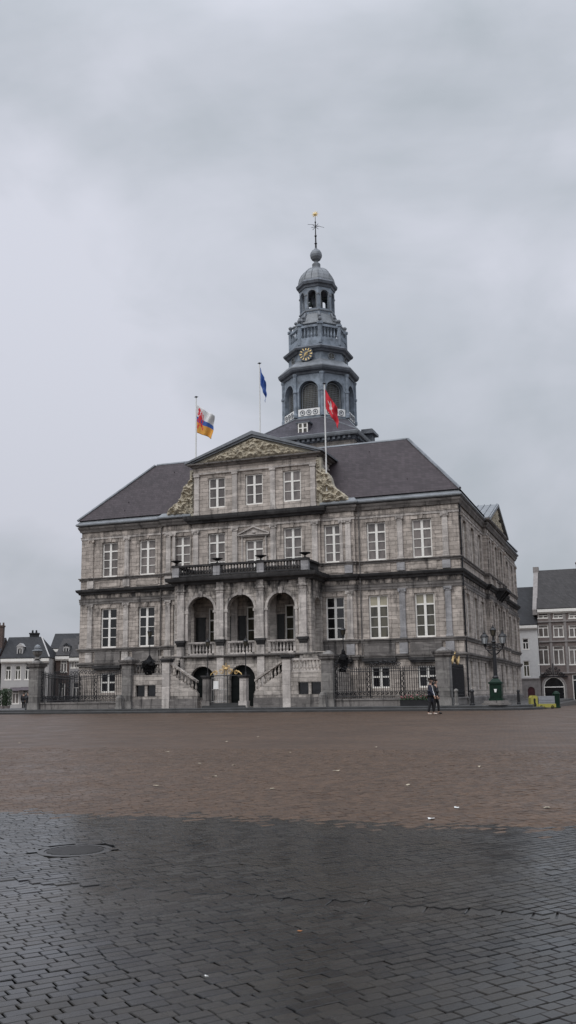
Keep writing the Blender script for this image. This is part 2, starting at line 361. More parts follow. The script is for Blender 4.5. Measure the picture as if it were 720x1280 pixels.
sheet('ground', [-2500, -400, -60, 0, 31, 60, 120, 400, 2500], [-2500, -400, -120, -60, -22, 2, 40, 100, 400, 2500], -0.02, plain('distant_ground', (0.07, 0.065, 0.06), 0.7, 0.2))
sheet('market_square', [-70, -30, 0, 20, 35, 50, 90, 130], [-140, -90, -60, -50, -40, -30, -22, -15, 2, 20, 40, 60], 0.0, BROWN)

# individual wet setts near the viewer, laid diagonally, and two straight bands
STONEM = NB('wet_blue_grey_sett')
q = STONEM; q.set(Specular_IOR_Level=0.33)
geo = q.n('ShaderNodeNewGeometry')
rnd = geo.outputs['Random Per Island']
c = q.mix(0.9, q.ramp(rnd, 0.0, 1.0, (0.005, 0.0052, 0.006), (0.019, 0.0165, 0.0135)), q.ramp(q.noise(q.tc.outputs['Object'], 30, 5, 0.75), 0.25, 0.75, 0.45, 1.6), 'MULTIPLY')
c = q.mix(q.ramp(q.noise(q.tc.outputs['Object'], 0.7, 4, 0.6), 0.48, 0.66, 0.0, 0.45), c, (0.026, 0.021, 0.014))
q.l(c, q.b.inputs['Base Color'])
q.l(q.math('ADD', q.ramp(q.noise(q.tc.outputs['Object'], 1.1, 5, 0.65), 0.34, 0.68, 0.06, 0.22), q.math('MULTIPLY', rnd, 0.14)), q.b.inputs['Roughness'])
q.bump(q.noise(q.tc.outputs['Object'], 22, 6, 0.75), 0.4, 0.003)
JOINT = plain('wet_joint_sand', (0.013, 0.012, 0.011), 0.75, 0.3, scale=20)
def sett(m, c, ux, uy, a, b, z, tilt):
    """one bevelled sett: centre c, half sizes a,b along ux,uy"""
    tx, ty = random.gauss(0, tilt), random.gauss(0, tilt); dz = random.gauss(0, 0.0010)
    g = 0.0045; vs = []
    for (ea, eb, h) in ((a, b, -0.03), (a, b, -0.0015), (a-g, b-g, 0.003)):
        for sx_, sy_ in ((-1, -1), (1, -1), (1, 1), (-1, 1)):
            jx, jy = (jit[(sx_, sy_)])
            px, py = ea*sx_+jx, eb*sy_+jy
            vs.append((c[0]+ux[0]*px+uy[0]*py, c[1]+ux[1]*px+uy[1]*py, z+h+dz+px*tx+py*ty))
    fs = [(8, 9, 10, 11)]
    for k in range(2):
        for i in range(4): fs.append((k*4+i, k*4+(i+1) % 4, (k+1)*4+(i+1) % 4, (k+1)*4+i))
    m.add(vs, fs)
X0, X1, Y0, Y1 = 22.0, 58.0, -72.0, -44.0
NEARZ = -0.30+0.012
sheetm = MB(); xs = frange(-60, 110, 10); ys = [-130, -90, Y0-1, -60, -56.1]
vs_ = [(x, y, gz(x, y)-0.002+0.004) for y in ys for x in xs]; n_ = len(xs)
sheetm.add(vs_, [(j*n_+i, j*n_+i+1, (j+1)*n_+i+1, (j+1)*n_+i) for j in range(len(ys)-1) for i in range(n_-1)])
BEDM = setts('wet_sett_bed', 0.145, 0.088, R(52), (0.016, 0.015, 0.014), (0.010, 0.010, 0.010), (0.008, 0.008, 0.0075), 0.16, 0.36, 0.8, 0.006)
struct(sheetm.build('paving_bed', BEDM, recalc=False))
m = MB(); ang = R(52); ux = (math.cos(ang), math.sin(ang)); uy = (-math.sin(ang), math.cos(ang))
W_, H_ = 0.145, 0.088; jw = 0.007
mb_ = MB()
cxm, cym = 40.0, -64.0
nr = int(52/H_)
for r_ in range(-nr//2, nr//2):
    off = random.uniform(0, W_); s_ = -26.0+off
    while s_ < 26.0:
        L_ = W_*random.uniform(0.72, 1.30)
        px, py = s_+L_/2, (r_+0.5)*H_
        wob = 0.012*math.sin(px*0.9+r_*0.21)+0.01*math.sin(px*2.3+1+r_*0.1)
        X = cxm+ux[0]*px+uy[0]*(py+wob); Y = cym+ux[1]*px+uy[1]*(py+wob)
        s_ += L_
        if not (X0 < X < X1 and Y0 < Y < Y1-0.12) or abs(Y+60.0) < 0.065 or (X-36.9)**2+(Y+58.5)**2 < 0.15: continue
        # skip what the lens could never see even from a step aside
        dx, dy = X-cx, Y-cy; fwd = dx*hv.x+dy*hv.y; lat = dx*rv.x+dy*rv.y
        if fwd < 1.2 or abs(lat) > fwd*0.34+5.5: continue
        edge = -56.1+.25*noise.noise(Vector((X*.7, 3.3, 0)))+.35*noise.noise(Vector((X*4, Y*4, 7)))+random.gauss(0, .2)
        jit = {k: (random.uniform(-.005, .005), random.uniform(-.004, .004)) for k in ((-1, -1), (1, -1), (1, 1), (-1, 1))}
        sag = 0.006*noise.noise(Vector((X*0.9, Y*0.9, 0)))
        br_ = Y > edge
        sett(mb_ if br_ else m, (X, Y), ux, uy, L_/2-jw/2, H_/2-jw/2, gz(X, Y)+0.014+sag, 0.020 if br_ else 0.0055)
for yb, hb in ((-60.0, 0.055),):
    x = X0
    while x < X1:
        L_ = random.uniform(0.14, 0.30)
        jit = {k: (random.uniform(-.004, .004), random.uniform(-.004, .004)) for k in ((-1, -1), (1, -1), (1, 1), (-1, 1))}
        sett(m, (x+L_/2, yb+random.uniform(-.006, .006)), (1, 0), (0, 1), L_/2-0.004, .15, gz(0, yb)+0.0085, 0.002); x += L_
struct(m.build('wet_paving', STONEM.m, recalc=False))
q = NB('brown_sett'); q.set(Specular_IOR_Level=0.30); BST = q.m
geo = q.n('ShaderNodeNewGeometry'); rnd = geo.outputs['Random Per Island']; ob_ = q.tc.outputs['Object']
c = q.mix(0.9, q.ramp(rnd, 0.0, 1.0, (0.050, 0.030, 0.018), (0.094, 0.056, 0.033)), q.ramp(q.noise(ob_, 30, 5, 0.75), 0.25, 0.75, 0.6, 1.35), 'MULTIPLY')
c = q.mix(0.4, c, q.ramp(q.noise(ob_, 0.35, 5, 0.6), 0.3, 0.7, 0.72, 1.25), 'MULTIPLY')
q.l(c, q.b.inputs['Base Color']); q.l(q.ramp(q.noise(ob_, 0.8, 5, 0.65), 0.35, 0.68, 0.36, 0.54), q.b.inputs['Roughness'])
q.bump(q.noise(ob_, 22, 6, 0.75), 0.6, 0.008)
struct(mb_.build('brown_paving', BST, recalc=False))
# manhole cover
LIDM = plain('worn_wet_iron', (.022, .021, .020), .32, .3, scale=9, bump=.002)
mh = empty('manhole_cover', 'round dark iron manhole cover sunk in the wet paving at left', 'manhole cover', (36.9, -58.5, gz(0, -58.5)))
m = MB(); m.lathe([(0.36, -0.02), (0.36, 0.016), (0.30, 0.017), (0.30, 0.010), (0.0, 0.010)], n=32); m.build('rim', LIDM, mh)
m = MB(); m.lathe([(0.29, 0.0), (0.29, 0.013), (0.0, 0.013)], n=32)
for i in range(-5, 6):
    h_ = math.sqrt(max(0, .27**2-(i*.05)**2)); m.box(-h_, h_, i*.05-.012, i*.05+.012, 0.012, 0.018)
m.build('lid', LIDM, mh)

# forecourt platform with two kerb steps
def platform():
    pth = [(-9, -7.55), (33.5, -7.55), (35.6, -6.9), (36.5, -5.2), (36.5, 36), (-9, 36)]
    m = MB(); m.mold(pth, [(0.0, -0.45), (0.0, 0.13), (-0.02, 0.15), (-0.6, 0.15)], True)
    o = m.build('kerb', MIDK)
    m2 = MB(); pth2 = [(-8.4, -6.95), (33.3, -6.95), (35.2, -6.4), (35.9, -5.0), (35.9, 35.5), (-8.4, 35.5)]
    m2.mold(pth2, [(0.0, 0.10), (0.0, 0.28), (-0.02, 0.30), (-0.35, 0.30)], True)
    o2 = m2.build('kerb', MIDK)
    m3 = MB(); inn = [(-8.1, -6.62), (33.1, -6.62), (34.9, -6.1), (35.57, -4.9), (35.57, 35.2), (-8.1, 35.2)]
    m3.add([(x, y, 0.303) for x, y in inn], [tuple(range(len(inn)))])
    o3 = m3.build('forecourt_paving', PLATM)
    for k in (o, o2, o3): struct(k)
MIDK = plain('wet_dark_kerb_stone', (0.045, 0.045, 0.045), 0.35, 0.35, scale=1.5, bump=0.005)
platform()

# ------------------------------------------------------------------ town hall
TH = empty('town_hall', 'large grey stone town hall with purple slate roof, arcaded balcony and domed clock tower', 'building', (0, 0, 0))
W, L = 31.0, 33.9
XA, XB = 7.65, 10.25                       # breaks of the facade
yA, yB, yC = 0.0, -0.25, -0.5
FRONT = [(0, 0), (XA, 0), (XA, yB), (XB, yB), (XB, yC), (W-XB, yC), (W-XB, yB), (W-XA, yB), (W-XA, 0), (W, 0)]
SIDE = [(W, 11.4), (W+.3, 11.4), (W+.3, 22.6), (W, 22.6), (W, L)]
RING = FRONT+SIDE+[(0, L)]
wx = [15.5-12.83, 15.5-9.43, 15.5-6.23, 15.5-3.14, 15.5, 15.5+3.10, 15.5+6.23, 15.5+9.43, 15.5+12.83]
hw = 0.725
sy = [2.45, 6.0, 9.55, 13.1, 16.9, 20.0, 23.2, 26.8, 30.5]
ROWS = {'up': (10.66, 13.5), 'main': (4.98, 8.13), 'base': (1.47, 3.0)}

def facade():
    m = MB()
    T = Matrix.Translation
    segs = [(0, XA, 0.0), (XA, XB, yB), (XB, W-XB, yC), (W-XB, W-XA, yB), (W-XA, W, 0.0)]
    for (a, b, y) in segs:
        holes = []
        for i, x in enumerate(wx):
            if not a < x < b: continue
            if i in (3, 4, 5):
                holes.append((x-hw, x+hw, 10.4, 13.5 if i != 4 else 12.75))
                holes.append((x-hw, x+hw, 4.15, 7.7))
            else:
                holes += [(x-hw, x+hw, *ROWS['up']), (x-hw, x+hw, *ROWS['main']), (x-.69, x+.69, *ROWS['base'])]
        m.M = T((0, y, 0)); m.wall(a, b, 0, 15.0, holes, 0.34)
    m.M = Matrix.Identity(4)
    for (x, ya, yb) in ((XA, 0, yB), (XB, yB, yC), (W-XB, yC, yB), (W-XA, yB, 0)): m.add([(x, ya, 0), (x, yb, 0), (x, yb, 15), (x, ya, 15)], [(0, 1, 2, 3)])
    # side facing right
    for (a, b, xo) in ((0, 11.4, 0), (11.4, 22.6, .3), (22.6, L, 0)):
        holes = []
        for y in sy:
            if a < y < b: holes += [(y-hw, y+hw, *ROWS['up']), (y-hw, y+hw, *ROWS['main']), (y-.6, y+.6, 1.3, 3.3)]
        m.M = T((W+xo, 0, 0)) @ Matrix.Rotation(R(90), 4, 'Z'); m.wall(a, b, 0, 15.0, holes, 0.34)
    m.M = Matrix.Identity(4)
    for y in (11.4, 22.6): m.add([(W, y, 0), (W+.3, y, 0), (W+.3, y, 15), (W, y, 15)], [(0, 1, 2, 3)])
    m.add([(0, 0, 0), (0, L, 0), (0, L, 15), (0, 0, 15)], [(0, 1, 2, 3)]); m.add([(0, L, 0), (W, L, 0), (W, L, 15), (0, L, 15)], [(0, 1, 2, 3)])
    m.build('wall', WALL, TH, recalc=False)
facade()

# --- windows: one mesh of joinery with a pane sub-part; the local origin is the sill centre
def win_mesh(w_, h_, rows, transom, thick=0.05):
    """w_ x h_, centred mullion, transom under the top row; returns frame MB"""
    m = MB(); a = w_/2; fr = 0.105
    m.box(-a, -a+fr, -.05, .06, 0, h_); m.box(a-fr, a, -.05, .06, 0, h_); m.box(-a+fr, a-fr, -.05, .06, h_-fr, h_); m.box(-a+fr, a-fr, -.07, .06, 0, fr*1.1)
    m.box(-.09, .09, -.075, .06, fr*1.1, h_-fr)
    zt = h_*transom; 
    for sgn in (-1, 1):
        x0, x1 = (-a+fr, -.09) if sgn < 0 else (.09, a-fr)
        m.box(x0, x1, -.06, .06, zt-.055, zt+.055)
        for k in range(1, rows):
            z = fr*1.1+(zt-.055-fr*1.1)*k/rows; m.box(x0, x1, -.045, .05, z-.026, z+.026)
    return m
def make_window(w_, h_, rows, transom, panemat, parent, loc, rz=0, refl=None):
    o = win_mesh(w_, h_, rows, transom).build('window', WHITE, parent); o.location = loc; o.rotation_euler = (0, 0, rz)
    p = MB(); p.box(-w_/2+.02, w_/2-.02, 0.0, 0.02, 0.02, h_-.02)
    if refl:
        p.cur = 1; p.box(-w_/2+.09, w_/2-.09, -0.004, 0.0, h_*refl, h_-.07)  # yellowish reflection on the top panes, painted in as a cream area
        p.build('pane', [panemat, GREFL], o)
    else: p.build('pane', panemat, o)
    return o
protoU = protoM = None
paneM = [GDARK, GDARK, GDARK, None, None, None, GDARK, GDIM, GDIM]
for i, x in enumerate(wx):
    y = (yC if i in (3, 4, 5) else yB if i in (2, 6) else 0)+0.2
    if i == 4: make_window(1.45, 2.35, 2, .70, GCURT, TH, (x, y, 10.4))
    elif i in (3, 5): make_window(1.45, 3.1, 3, .76, GCURT, TH, (x, y, 10.4))
    else: make_window(1.45, 2.84, 3, .74, GCURT, TH, (x, y, 10.66))
    if i not in (3, 4, 5):
        make_window(1.45, 3.15, 3, .745, paneM[i], TH, (x, y, 4.98), refl=(.75 if i in (7, 8) else None))
        make_window(1.38, 1.53, 1, .52, GDARK, TH, (x, y, 1.47))
    else:
        make_window(1.45, 3.55, 3, .74, GDIM, TH, (x, y, 4.15))
for x in wx[3:6]: make_window(1.45, 2.42, 2, .655, GCURT, TH, (x, yC+.2, 15.5))
for k, y in enumerate(sy):
    xo = W+(.3 if 11.4 < y < 22.6 else 0)-0.2
    make_window(1.45, 2.84, 3, .74, GDIM, TH, (xo, y, 10.66), R(90))
    make_window(1.45, 3.15, 3, .745, GDARK, TH, (xo, y, 4.98), R(90))
    make_window(1.2, 2.0, 1, .52, GDARK, TH, (xo, y, 1.3), R(90))

# --- mouldings that run round the building
def ring(name, prof, mat, path=RING, closed=True):
    m = MB(); m.mold(path, prof, closed); return m.build(name, mat, TH)
ring('plinth', [(-.02, .28), (.14, .28), (.14, .72), (.08, .82), (-.02, .82)], MIDG)
ring('basement_cornice', [(-.02, 3.50), (.08, 3.52), (.10, 3.66), (.20, 3.70), (.22, 3.82), (-.02, 3.86)], MIDG)
ring('sill_band', [(-.02, 4.66), (.10, 4.68), (.13, 4.84), (.20, 4.87), (.20, 4.96), (-.02, 4.975)], MIDG)
ring('middle_architrave', [(-.02, 8.50), (.05, 8.51), (.05, 8.68), (.08, 8.70), (.08, 8.88), (.12, 8.94), (-.02, 8.97)], MIDG)
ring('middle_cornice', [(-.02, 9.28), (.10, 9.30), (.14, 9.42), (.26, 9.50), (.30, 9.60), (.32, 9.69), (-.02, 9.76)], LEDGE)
ring('upper_sill_band', [(-.02, 10.40), (.08, 10.42), (.10, 10.54), (.17, 10.58), (.17, 10.645), (-.02, 10.655)], MIDG)
ring('top_architrave', [(-.02, 13.80), (.05, 13.81), (.05, 13.98), (.10, 14.02), (-.02, 14.05)], PALE)
# eaves: stone cornice, then lead gutter; the middle three bays carry a black cornice under the attic
ring('eaves_cornice', [(-.02, 14.42), (.10, 14.44), (.16, 14.60), (.24, 14.72), (.28, 14.86), (-.02, 14.90)], MIDG)
lowL = [(XB-.02, yB)][:0]+[(0, L), (0, 0), (XA, 0), (XA, yB), (XB-.1, yB)]
lowR = [(W-XB+.1, yB), (W-XA, yB), (W-XA, 0), (W, 0), (W, L), (0, L)]
gut = [(-.02, 14.92), (.29, 14.92), (.40, 15.00), (.40, 15.10), (.35, 15.16), (.30, 15.18), (.12, 15.40), (-.3, 15.56)]
ring('lead_gutter', gut, LEADL, lowL, False); ring('lead_gutter', gut, LEADL, lowR, False)
mid = [(XB-.15, 4), (XB-.15, yC-.12), (W-XB+.15, yC-.12), (W-XB+.15, 4)]
ring('attic_base_cornice', [(-.3, 14.30), (.12, 14.34), (.16, 14.46), (.32, 14.56), (.38, 14.72), (.40, 14.905), (-.3, 14.98)], LEDGE, mid, False)

# --- pilasters with capitals, bases and pedestals
def pilaster(x, y, z0, z1, w_, mat, nx=0):
    """nx=0: on a front wall at y; nx=1: on the right flank at x"""
    o_ = .13
    m = MB()
    if nx: m.M = Matrix.Translation((x, y, 0)) @ Matrix.Rotation(R(90), 4, 'Z')
    else: m.M = Matrix.Translation((x, y, 0))
    h = w_/2
    m.box(-h, h, -o_, .02, z0+.18, z1-.26)
    m.box(-h-.05, h+.05, -o_-.05, .02, z0, z0+.10); m.box(-h-.025, h+.025, -o_-.025, .02, z0+.10, z0+.18)
    m.box(-h-.02, h+.02, -o_-.02, .02, z1-.30, z1-.26); m.box(-h, h, -o_-.01, .02, z1-.26, z1-.16)
    m.box(-h-.06, h+.06, -o_-.06, .02, z1-.16, z1-.09); m.box(-h-.09, h+.09, -o_-.08, .02, z1-.09, z1)
    for s in (-1, 1): m.tube([(s*(h+.02), -o_-.10, z1-.17), (s*(h+.02), -.02, z1-.17)], .075, 8)
    return m.build('pilaster', mat, TH)
def pedestal(x, y, z0, z1, w_, mat, nx=0):
    m = MB(); m.M = Matrix.Translation((x, y, 0)) @ (Matrix.Rotation(R(90), 4, 'Z') if nx else Matrix.Identity(4)); h = w_/2
    m.box(-h, h, -.185, .02, z0, z1-.02)
    return m.build('pedestal', mat, TH)
plx = [(.97, 0), (4.27, 0), (8.12, yB), (22.88, yB), (26.73, 0), (30.03, 0)]
for j, (x, y) in enumerate(plx):
    pilaster(x, y, 10.66, 13.80, .40, [WALL, PALE, PALE, PALE, PALE, PALE][j]); pedestal(x, y, 9.80, 10.40, .58, BLUE if x > 20 else PALE)
    pilaster(x, y, 4.975, 8.50, .42, [PALE, PALE, PALE, PALE, BLUE, BLUE][j]); pedestal(x, y, 3.86, 4.66, .60, BLUE if x > 20 else PALE)
for x in (8.62, 22.38): pilaster(x-.03, yB+.03, 10.66, 13.80, .22, PALE)
for x in (10.62, 13.93, 17.07, 20.38):
    pilaster(x, yC, 10.66, 13.80, .42, PALE)
for y in (11.9, 15.0, 18.5, 22.1):
    pilaster(W+.3, y, 10.66, 13.80, .42, WALL, 1); pilaster(W+.3, y, 4.975, 8.50, .42, WALL, 1); pedestal(W+.3, y, 9.8, 10.4, .58, WALL, 1); pedestal(W+.3, y, 3.86, 4.66, .58, WALL, 1)
for y in (.5, L-.6):
    pilaster(W, y, 10.66, 13.80, .42, WALL, 1); pilaster(W, y, 4.975, 8.50, .42, WALL, 1)
# window surrounds and flat arches with keystone
def surround(x, y, z0, z1, nx=0, key=True):
    m = MB(); m.M = Matrix.Translation((x, y, 0)) @ (Matrix.Rotation(R(90), 4, 'Z') if nx else Matrix.Identity(4)); a = hw
    m.box(-a-.2, -a, -.035, .01, z0, z1+.2); m.box(a, a+.2, -.035, .01, z0, z1+.2); m.box(-a, a, -.035, .01, z1, z1+.2)
    if key: m.hexa([(-.11, -.09, z1-.0), (.11, -.09, z1), (.11, .01, z1), (-.11, .01, z1), (-.17, -.09, z1+.34), (.17, -.09, z1+.34), (.17, .01, z1+.34), (-.17, .01, z1+.34)])
    m.box(-a-.12, a+.12, -.12, -.036, z0-.0, z0+.05) if False else None
    return m.build('window_surround', WALL, TH)
for i, x in enumerate(wx):
    y = (yC if i in (3, 4, 5) else yB if i in (2, 6) else 0)
    surround(x, y, 10.66, 13.5 if i != 4 else 12.75, key=i != 4)
    if i not in (3, 4, 5): surround(x, y, 4.98, 8.13)
for y in sy:
    xo = W+(.3 if 11.4 < y < 22.6 else 0); surround(xo, y, 10.66, 13.5, 1); surround(xo, y, 4.98, 8.13, 1)
# little pediment over the middle window
m = MB(); y = yC; x = 15.5
m.box(x-1.22, x+1.22, y-.16, y+.01, 13.0, 13.1); m.box(x-1.28, x+1.28, y-.26, y+.01, 13.1, 13.17)
for s in (-1, 1): m.hexa([(x+s*1.28, y-.26, 13.17), (x, y-.26, 13.70), (x, y+.01, 13.70), (x+s*1.28, y+.01, 13.17), (x+s*1.28, y-.26, 13.27), (x, y-.26, 13.82), (x, y+.01, 13.82), (x+s*1.28, y+.01, 13.27)])
m.prism([(x-1.2, 13.17), (x+1.2, 13.17), (x, 13.69)], y-.10, y+.01); m.lathe([(.14, 0), (.16, .1), (.0, .2)], x, y-.10, 10, z=13.25)
m.box(x-1.02, x-.93, y-.12, y+.01, 10.66, 13.0); m.box(x+.93, x+1.02, y-.12, y+.01, 10.66, 13.0)
m.build('window_pediment', PALE, TH)
# apron panels under windows and hanging basement lintels
for i, x in enumerate(wx):
    if i in (3, 4, 5): continue
    y = yB if i in (2, 6) else 0; m = MB()
    m.box(x-1.15, x+1.15, y-.16, y+.01, 3.86, 4.655)
    m.box(x-1.15, x+1.15, y-.161, y+.01, 3.60, 3.87); m.build('window_apron', MIDG, TH)
    m = MB(); m.box(x-1.0, x+1.0, y-.06, y+.01, 9.85, 10.39); m.build('sill_panel', WALL, TH)
    m = MB(); m.box(x-1.25, x+1.25, y-.36, y+.01, 3.36, 3.595); m.box(x-1.1, x+1.1, y-.28, y+.01, 3.22, 3.36); m.build('basement_hood', LEDGE, TH)
# drainpipe at the corner
m = MB(); m.tube([(W+.1, .25, 14.4), (W+.1, .25, .3)], .06, 8)
for z in (2, 5.2, 8, 11.2, 13.4): m.lathe([(.085, -.05), (.085, .05)], W+.1, .25, 8, z=z)
m.build('drainpipe', IRON, TH)
for px in (7.35, 23.65):
    m = MB(); m.tube([(px, -.1, 14.4), (px, -.1, 3.9)], .05, 8); m.build('drainpipe', MIDG, TH)

# --- attic storey with pediment
m = MB(); ax0, ax1 = 10.35, 20.65
m.M = Matrix.Translation((0, yC, 0)); m.wall(ax0, ax1, 14.9, 19.0, [(x-hw, x+hw, 15.5, 17.92) for x in wx[3:6]], .34); m.M = Matrix.Identity(4)
for x in (ax0, ax1): m.add([(x, yC, 14.9), (x, 4, 14.9), (x, 4, 19.0), (x, yC, 19.0)], [(0, 1, 2, 3)])
m.build('attic_wall', WALL, TH, recalc=False)
for x in (10.68, 13.93, 17.07, 20.32):
    m = MB(); h = .2; m.M = Matrix.Translation((x, yC, 0)); m.box(-h, h, -.12, .01, 15.15, 18.05); m.box(-h-.05, h+.05, -.16, .01, 14.98, 15.15); m.box(-h-.05, h+.05, -.17, .01, 18.05, 18.2)
    m.build('attic_pilaster', PALE, TH)
apath = [(ax0, 4), (ax0, yC), (ax1, yC), (ax1, 4)]
ring('attic_architrave', [(-.02, 18.2), (.13, 18.22), (.15, 18.36), (-.02, 18.4)], PALE, apath, False)
ring('attic_cornice', [(-.02, 18.78), (.12, 18.80), (.18, 18.92), (.40, 18.99), (.42, 19.10), (-.02, 19.12)], MIDG, apath, False)
# raking cornice and tympanum
pc, pz0, pz1, ph = 15.5, 19.10, 21.28, 5.75
m = MB()
for s in (-1, 1):
    x0 = pc+s*ph
    m.hexa([(x0, yC-.42, pz0), (pc, yC-.42, pz1-.28), (pc, 4.4, pz1-.28), (x0, 4.4, pz0), (x0, yC-.42, pz0+.14), (pc, yC-.42, pz1), (pc, 4.4, pz1), (x0, 4.4, pz0+.14)])
    m.hexa([(x0-s*.4, yC-.30, pz0), (pc, yC-.30, pz1-.46), (pc, yC, pz1-.46), (x0-s*.4, yC, pz0), (x0-s*.2, yC-.30, pz0+.04), (pc, yC-.30, pz1-.281), (pc, yC, pz1-.281), (x0-s*.2, yC, pz0+.04)])
m.build('pediment_cornice', LEAD, TH)
m = MB(); m.prism([(pc-ph+.5, pz0+.005), (pc+ph-.5, pz0+.005), (pc, pz1-.4)], yC-.05, yC+.25); m.build('tympanum', CARVEP, TH)
def relief(name, inside, u0, u1, v0, v1, nu, nv, depth, to3, parent, mat, seed=0, edge=None):
    """carved figures: a displaced sheet with true depth and closed rim"""
    vs = []; ok = {}
    for j in range(nv+1):
        for i in range(nu+1):
            u = u0+(u1-u0)*i/nu; v = v0+(v1-v0)*j/nv
            e = inside(u, v)
            if e <= 0: continue
            n1_ = 1-abs(noise.noise(Vector((u*1.9+seed, v*1.9, seed))))*2.6
            n2_ = 1-abs(noise.noise(Vector((u*4.5, v*4.5+seed, 3+seed))))*2.2
            d = depth*min(1, e*6)*(0.25+0.55*max(0, n1_)+0.35*max(0, n2_))
            ok[(i, j)] = len(vs); vs.append(to3(u, v, d))
    m = MB(); fs = []
    for (i, j) in ok:
        k = [(i, j), (i+1, j), (i+1, j+1), (i, j+1)]
        if all(a in ok for a in k): fs.append(tuple(ok[a] for a in k))
    m.add(vs, fs); return m.build(name, mat, parent, smooth=False, recalc=False)
def tri_in(u, v):
    t = (v-pz0-.05)/(pz1-.52-pz0); half = (ph-1.2)*(1-t)
    return min(v-pz0-.04, (half-abs(u-pc))*.38)
relief('carved_relief', tri_in, pc-ph, pc+ph, pz0, pz1, 190, 44, .30, lambda u, v, d: (u, yC-.06-d, v), TH, CARVE, 2)
# carved scrolls beside the attic
def scroll_in_factory(s):
    def f(u, v):               # u: distance outwards from attic edge, v: height
        t = max(0, min(1, (v-15.15)/3.5)); wmax = 2.25*(1-t)**1.5+.30+.14*math.sin(t*13)
        return min(wmax-u, v-15.1, 18.62-v)
    return f
for s, xe in ((-1, ax0), (1, ax1)):
    fin = scroll_in_factory(s)
    prof = [];
    for k in range(15):
        v = 15.1+3.5*k/14; t = (v-15.15)/3.5; t = max(0, min(1, t)); prof.append((xe+s*max(.1, 2.2*(1-t)**1.5+.26+.14*math.sin(t*13)), v))
    m = MB(); m.prism([(xe, 15.0), (xe+s*2.4, 15.0)]+prof+[(xe, 18.6)], yC+.16, yC+.75); so_ = m.build('attic_scroll', CARVEP if s > 0 else CARVE, TH)
    relief('carved_relief', fin, 0, 2.8, 15.1, 18.6, 70, 90, .42, lambda u, v, d, s=s, xe=xe: (xe+s*u, yC+.17-d, v), so_, CARVE, 5+s)
m = MB(); m.box(ax1-.02, ax1+.35, yC-.05, yC+.3, 15.0, 18.7); m.build('ochre_pier', CARVEP, TH)
m = MB(); m.box(ax0-.28, ax0+.02, yC-.05, yC+.3, 15.0, 18.7); m.build('ochre_pier', CARVEP, TH)

# --- roof
m = MB(); e0 = -.28; rings = [(e0, 15.42), (4.37, 20.70), (4.75, 20.70), (9.2, 16.5)]; vs = []
for (t, z) in rings: vs += [(t, t, z), (W-t, t, z), (W-t, L-t, z), (t, L-t, z)]
fs = [(r*4+i, r*4+(i+1) % 4, (r+1)*4+(i+1) % 4, (r+1)*4+i) for r in range(3) for i in range(4)]
m.add(vs, fs); rf = m.build('roof', SLATE, TH, recalc=False)
m = MB(); m.box(9, 22, 9, 25, 16.0, 16.6); m.build('valley_deck', LEAD, rf)
m = MB(); a = 4.37
for (sx_, sy_) in ((1, 1), (-1, 1), (-1, -1), (1, -1)):
    p0 = (-.28 if sx_ > 0 else W+.28, -.28 if sy_ > 0 else L+.28, 15.44); p1 = (a if sx_ > 0 else W-a, a if sy_ > 0 else L-a, 20.73); m.tube([p0, p1], .12, 6)
q4 = [(a+.15, a+.15, 20.74), (W-a-.15, a+.15, 20.74), (W-a-.15, L-a-.15, 20.74), (a+.15, L-a-.15, 20.74)]
for i in range(4): m.tube([q4[i], q4[(i+1) % 4]], .14, 6)
m.build('ridge_capping', LEAD, rf)
hk = MB(); hk.box(-.02, .02, -.08, 0, 0, .06); hk0 = hk.build('roof_hook', IRON, rf); first_ = True
for k in range(16):
    t = random.uniform(.12, .9); z = 15.42+t*5.28; y = e0+t*4.65; x = random.uniform(1+t*4.6, W-1-t*4.6)
    if ax0-2.6 < x < ax1+2.6: continue
    h2 = hk0 if first_ else hk0.copy()
    if not first_: C.objects.link(h2); h2.parent = rf
    first_ = False; h2.location = (x, y, z)
# gable on the right flank
m = MB(); gy0, gy1, gzp = 11.35, 22.65, 17.35; gm = (gy0+gy1)/2; xf = W+.35
m.add([(xf, gy0, 15.0), (xf, gy1, 15.0), (xf, gm, gzp-.2)], [(0, 1, 2)]); m.build('flank_tympanum', CARVEP, TH, recalc=False)
relief('carved_relief', lambda u, v: min(v-15.1, (5.0*(1-(v-15)/2.2)-abs(u-gm))*.4), gy0, gy1, 15.0, gzp, 90, 20, .3, lambda u, v, d: (xf+.01+d, u, v), TH, CARVE, 9)
m = MB()
for s, ye in ((-1, gy0-.3), (1, gy1+.3)):
    m.hexa([(xf+.45, ye, 15.0), (xf+.45, gm, gzp-.2), (27.5, gm, gzp-.2), (27.5, ye, 15.0), (xf+.45, ye, 15.22), (xf+.45, gm, gzp+.05), (27.5, gm, gzp+.05), (27.5, ye, 15.22)])
for k in range(8):
    x = xf+.3-k*.55
    for s, ye in ((-1, gy0-.3), (1, gy1+.3)): m.beam((x, ye, 15.26), (x, gm, gzp+.09), .06, .07)
m.build('flank_gable_roof', LEADL, TH)
ring('flank_gable_cornice', [(-.02, 14.92), (.30, 14.95), (.42, 15.06), (.44, 15.18), (-.02, 15.2)], MIDG, [(W+.02, 11.4), (W+.3, 11.4), (W+.3, 22.6), (W+.02, 22.6)], False)
m = MB(); m.box(W+.3, W+1.25, 15.3, 18.5, 9.55, 9.78)
for y in (15.6, 16.9, 18.2): m.hexa([(W+.3, y-.15, 8.8), (W+.5, y-.15, 8.8), (W+.5, y+.15, 8.8), (W+.3, y+.15, 8.8), (W+.3, y-.15, 9.55), (W+1.15, y-.15, 9.55), (W+1.15, y+.15, 9.55), (W+.3, y+.15, 9.55)])
m.build('flank_balcony', LEDGE, TH)

